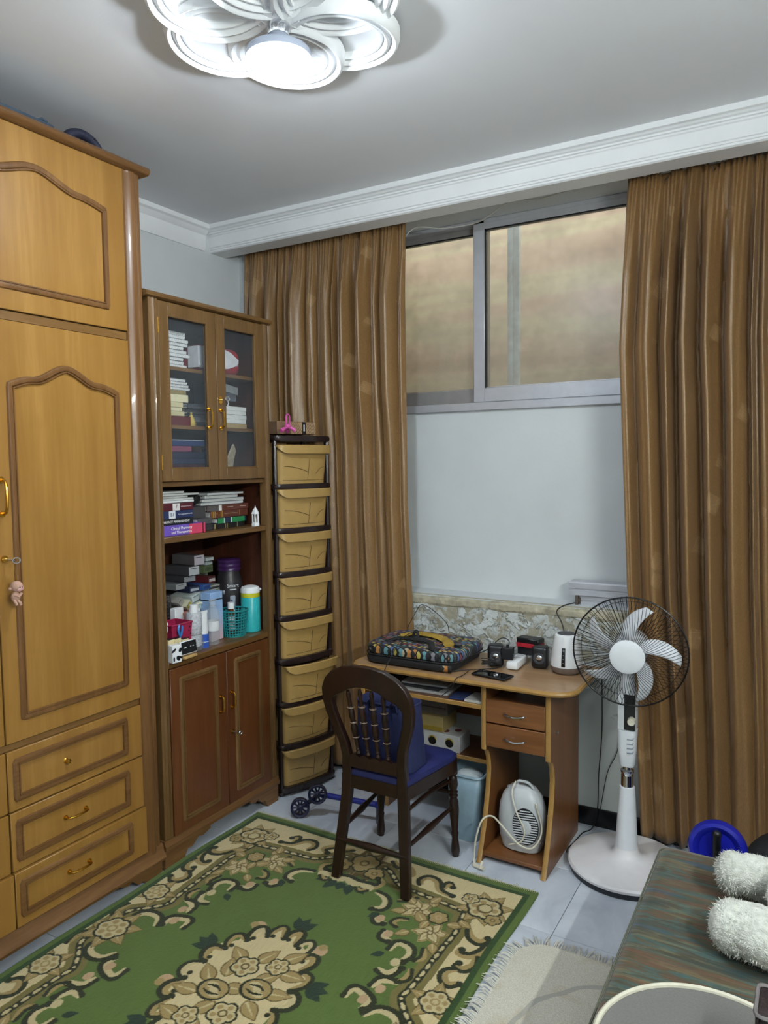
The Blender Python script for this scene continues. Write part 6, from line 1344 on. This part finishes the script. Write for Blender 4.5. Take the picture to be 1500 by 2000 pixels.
    # field scrolls
    for P, sd in (([(150, 655), (195, 640), (221, 608), (221, 565), (185, 548)], -1), ([(208, 526), (235, 489), (268, 493)], 1), ([(287, 462), (297, 425), (333, 415)], 1), ([(350, 385), (362, 431), (413, 430), (437, 393), (425, 347)], -1), ([(370, 274), (415, 270), (438, 320)], 1), ([(388, 205), (405, 249), (455, 262)], -1), ([(338, 125), (346, 171), (386, 172), (430, 146), (424, 103)], -1), ([(432, 92), (463, 133), (519, 134), (550, 100), (540, 60)], -1)): q.scroll(mm(P), .0165, 'lcream', sd)
    for x, y, c in ((.243, .515, 'pink'), (.312, .452, 'pink'), (.405, .335, 'lcream'), (.424, .205, 'pink'), (.400, .140, 'pink')): q.disc(x, y, .016, c, .020)
    q.leaf(.226, .54, -2.2, .05, .014, 'pine'); q.leaf(.35, .36, -2.4, .05, .014, 'pine')
    # bouquet at the middle of the short side and of the long side
    for a in range(9): q.leaf(0, .79, -.2+a*.7, .12, .028, 'brown', 'tan')
    q.flower(0.0, .80, .062, 6, 'tan', 'dark', 'brown', .5); q.flower(.075, .752, .040, 5, 'tan', 'dark', 'brown'); q.scroll(mm([(60, 690), (110, 668), (130, 705), (105, 730)]), .016, 'tan', -1)
    for a in range(7): q.disc(.0+.018*a, .665+.010*math.cos(a*1.6), .019, 'lcream', .022)
    q.stroke([(0, .692), (.05, .684), (.12, .690)], .010, 'dark', 0); q.leaf(.03, .640, -1.2, .07, .02, 'pine'); q.leaf(.06, .64, -.5, .06, .018, 'pine'); q.leaf(.01, .64, -1.9, .06, .018, 'pine')
    for a in range(7): q.leaf(.56, 0, a*.9, .11, .026, 'tan', 'brown')
    q.flower(.56, 0, .058, 6, 'lcream', 'dark', 'tan')
    for P, sd in (([(250, 640), (285, 665), (300, 690)], 1), ([(330, 560), (300, 545), (290, 515), (315, 500)], 1), ([(455, 440), (470, 400), (455, 375)], 1), ([(470, 330), (478, 290), (462, 262)], -1), ([(110, 640), (85, 622), (60, 632)], -1)): q.scroll(mm(P), .012, 'tan', sd)
    for x, y, a in ((.30, .60, 3.6), (.37, .50, 3.9), (.47, .48, 5.2), (.40, .585, 4.6), (.31, .655, 2.6), (.36, .69, 1.2), (.50, .64, -.4)): q.leaf(x, y, a, .055, .016, 'tan', 'brown')
    # plain edge
    q.fill((X > .641) | (Y > .892), 'edge'); q.fill((X > .662) | (Y > .912), 'green')
    full = np.concatenate([q.img[:, ::-1][:, :-1], q.img], 1); full = np.concatenate([full[::-1][:-1], full], 0)
    f = Cv(np.linspace(-RX, RX, full.shape[1]), np.linspace(-RY, RY, full.shape[0])); f.img = full
    # central medallion
    mx, my, ma, mb = .020, .0, .185, .275
    th = np.arctan2((f.Y-my)/mb, (f.X-mx)/ma); rr = np.hypot((f.X-mx)/ma, (f.Y-my)/mb)
    for k in range(10):
        a = 2*math.pi*k/10+.3; x = mx+ma*1.15*math.cos(a); y = my+mb*1.15*math.sin(a); an = math.atan2(math.sin(a)/mb, math.cos(a)/ma)
        if k % 2 == 0:
            for d in (-.6, 0, .6): f.leaf(x, y, an+d, .075, .020, 'pine')
        else: f.disc(x+.012*math.cos(an), y+.012*math.sin(an), .026, 'pink'); f.disc(x+.028*math.cos(an+.5), y+.028*math.sin(an+.5), .016, 'tan')
    f.fill(rr < 1.04+.05*np.cos(14*th), 'cream')
    for k in range(18):
        a = 2*math.pi*k/18; A2 = [a-.10, a-.02, a+.09, a+.19, a+.23]; RR = [.95, 1.10, 1.14, 1.05, .93]
        f.scroll([(mx+ma*r*math.cos(b), my+mb*r*math.sin(b)) for r, b in zip(RR, A2)], .0135 if k % 2 else .0165, 'tan' if k % 3 else 'lcream', 1 if k % 2 else 1)
        a += .13; f.disc(mx+ma*.93*math.cos(a), my+mb*.93*math.sin(a), .010, 'dark')
    for x, y, a in ((-.06, .11, 2.6), (.02, .14, 1.2), (.10, .18, 1.0), (.14, .11, .1), (-.09, -.01, 2.4), (-.10, -.09, 3.3), (.15, .02, .3), (.12, -.06, -.6), (-.07, -.19, 3.0), (.09, -.15, -.4), (.02, -.20, -1.4), (-.05, .04, 2.0), (.08, .06, .9), (.02, -.02, .3), (.0, -.12, 4.2)): f.leaf(x-.03*math.cos(a), y-.03*math.sin(a), a, .088, .024, 'tan', 'brown')
    f.flower(-.013, .078, .046, 5, 'lcream', 'dark'); f.flower(.083, .128, .038, 5, 'lcream', 'dark'); f.flower(.066, -.116, .046, 5, 'lcream', 'dark'); f.flower(-.026, -.176, .038, 5, 'lcream', 'dark')
    for x, y in ((-.032, -.053), (.087, .012)):
        f.disc(x, y, .056, 'dark', .047); f.disc(x+.002, y+.001, .048, 'tan', .040); f.disc(x-.012, y+.014, .022, 'lcream', .014); f.disc(x+.016, y-.016, .022, 'lcream', .013); f.stroke([(x-.03, y+.008), (x, y+.016), (x+.026, y+.006)], .005, 'dark'); f.stroke([(x-.028, y-.012), (x, y-.018), (x+.03, y-.010)], .005, 'dark'); f.disc(x+.004, y, .016, 'lcream', .010)
    full = f.img; H, Wn = full.shape[:2]
    # woven surface: slightly uneven pile, patterned areas carved
    rnd = np.random.RandomState(2); Z = .0095+.0012*rnd.rand(H, Wn)+.0012*(full.sum(2) > .55); gx, gy = np.linspace(-RX, RX, Wn), np.linspace(-RY, RY, H)
    GX, GY = np.meshgrid(gx, gy); Z = Z+.004*np.exp(-((GY+GX*.4-.2)/.02)**2)*.25
    GX = GX+.004*np.sin(GY*9)*(np.abs(GX)/RX)**3; GY2 = GY+.003*np.sin(GX*11)*(np.abs(GY)/RY)**3
    V = np.stack([CX+GX, CY+GY2, Z], -1).reshape(-1, 3); a = (np.arange(H-1)[:, None]*Wn+np.arange(Wn-1)[None]).ravel(); F = np.stack([a, a+1, a+Wn+1, a+Wn], 1)
    # skirt down to the floor
    ring = np.concatenate([np.arange(Wn), np.arange(1, H)*Wn+Wn-1, (H-1)*Wn+np.arange(Wn-2, -1, -1), np.arange(H-2, 0, -1)*Wn]); n0 = len(V); Vb = V[ring].copy(); Vb[:, 2] = .0008
    nr = len(ring); k = np.arange(nr); F2 = np.stack([ring[k], n0+k, n0+(k+1) % nr, ring[(k+1) % nr]], 1)
    V = np.concatenate([V, Vb]); col = np.concatenate([full.reshape(-1, 3), full.reshape(-1, 3)[ring]]); F = np.concatenate([F, F2])
    me = bpy.data.meshes.new('woven_pile'); me.vertices.add(len(V)); me.vertices.foreach_set('co', V.ravel()); me.loops.add(F.size); me.loops.foreach_set('vertex_index', F.ravel().astype(np.int32))
    me.polygons.add(len(F)); me.polygons.foreach_set('loop_start', np.arange(0, F.size, 4, dtype=np.int32)); me.update(calc_edges=True); me.validate()
    ca = me.color_attributes.new('weave', 'FLOAT_COLOR', 'POINT'); ca.data.foreach_set('color', np.concatenate([col, np.ones((len(col), 1))], 1).astype(np.float32).ravel())
    t = NT('woven_rug'); at = t.n('ShaderNodeAttribute', attribute_name='weave'); v = t.co()
    n1 = t.noise(v, 500, 2); n2 = t.noise(t.co((140, 6, 1), (0, 0, .0)), 3, 3); d = t.math('ADD', t.math('MULTIPLY', n1, .35), t.math('MULTIPLY', n2, .35)); d = t.math('ADD', d, .50)
    mx_ = t.n('ShaderNodeMix', data_type='RGBA', blend_type='MULTIPLY'); mx_.inputs[0].default_value = 1; t.l(at.outputs['Color'], mx_.inputs[6]); t.l(d, mx_.inputs[7]); t.l(mx_.outputs[2], t.p.inputs['Base Color']); t.bump(n1, .5, .003); t.set(.95, 0, .2, sheen=.15)
    me.materials.append(t.m); me.polygons.foreach_set('use_smooth', [True]*len(me.polygons))
    r = T('green_rug', 'green rug with cream floral scrolls and central medallion', 'rug', (CX, CY, 0)); o = bpy.data.objects.new('woven_pile', me); COL.objects.link(o); place(o, r)
    # overcast stitching and loose threads along the far edge
    rn = random.Random(8); b = B(); yE = CY+RY
    for i in range(190):
        x = CX-RX+.004+i*(2*RX-.008)/189; b.tube([(x, yE-.012, .0125), (x+.001, yE+.001, .013), (x+.002, yE+.003, .003)], .0012, 4)
    for i in range(170):
        x = CX-RX+rn.uniform(.02, 2*RX-.02); L = rn.uniform(.01, .035); dx = rn.uniform(-.015, .015); b.tube([(x, yE+.001, .006), (x+dx*.5, yE+L*.6, .004), (x+dx, yE+L, .0022)], .0007, 3)
    b.build('edge_stitching', mk('cream_thread', 'b9b58e', .9), r, kind='stuff')
rug()
def mat_rug():
    x0, x1, y0, y1 = -.838, -.43, 1.0, 2.36; r = T('cream_mat', 'small cream fringed mat lying between green rug and daybed', 'mat', (-.5, 1.7, 0))
    t = NT('cream_weave'); v = t.co(); n = t.noise(v, 260, 3); big = t.noise(v, 9, 3)
    # faint woven scroll lines: rings around two centres
    sep = t.n('ShaderNodeSeparateXYZ'); t.l(v, sep.inputs[0])
    def ringm(cx, cy, R, w, sy=1.):
        dx = t.math('SUBTRACT', sep.outputs[0], cx); dy = t.math('MULTIPLY', t.math('SUBTRACT', sep.outputs[1], cy), sy); d = t.math('SQRT', t.math('ADD', t.math('MULTIPLY', dx, dx), t.math('MULTIPLY', dy, dy)))
        d = t.math('ADD', d, t.math('MULTIPLY', t.math('SUBTRACT', big, .5), .03)); return t.math('LESS_THAN', t.math('ABSOLUTE', t.math('SUBTRACT', d, R)), w)
    m = t.math('MAXIMUM', ringm(-.42, 1.86, .33, .008, .80), t.math('MAXIMUM', ringm(-.63, 1.86, .09, .008), ringm(-.46, 1.84, .09, .007)))
    c = t.mix(t.ramp(n, ((.35, 0.0), (.65, 1.0))), 'c0bcac', 'd6d3c6'); c = t.mix(t.math('MULTIPLY', t.ramp(big, ((.55, 0.0), (.7, 1.0))), .45), c, 'b3a485'); c = t.mix(t.math('MULTIPLY', m, .7), c, 'a0a098'); t.base(c); t.bump(n, .7, .004); mt = t.set(.95)
    b = B(); P = rounded(x0, x1, y0, y1, .11, 8); b.prism(P, 'z', .0010, .0085); b.build('woven_body', mt, r)
    rn = random.Random(12); b = B(); Q = []
    for a, c in zip(P, P[1:]+P[:1]):
        L = math.hypot(c[0]-a[0], c[1]-a[1]); k = max(1, int(L/.006)); Q += [(a[0]+(c[0]-a[0])*i/k, a[1]+(c[1]-a[1])*i/k, c[1]-a[1], -(c[0]-a[0]), L) for i in range(k)]
    for x, y, nx_, ny_, L in Q:
        nx_, ny_ = nx_/L, ny_/L; l = rn.uniform(.028, .052); w = rn.uniform(-.016, .016); z = .014 if x < -.83 else .006
        b.tube([(x-nx_*.004, y-ny_*.004, .008), (x+nx_*l*.45-ny_*w*.4, y+ny_*l*.45+nx_*w*.4, z+.004), (x+nx_*l-ny_*w, y+ny_*l+nx_*w, z)], .0021, 4, rads=[1, 1.1, .5])
    b.build('fringe', mk('cream_fringe', 'cbc9be', .95, var=.2, scale=90), r, kind='stuff')
mat_rug()
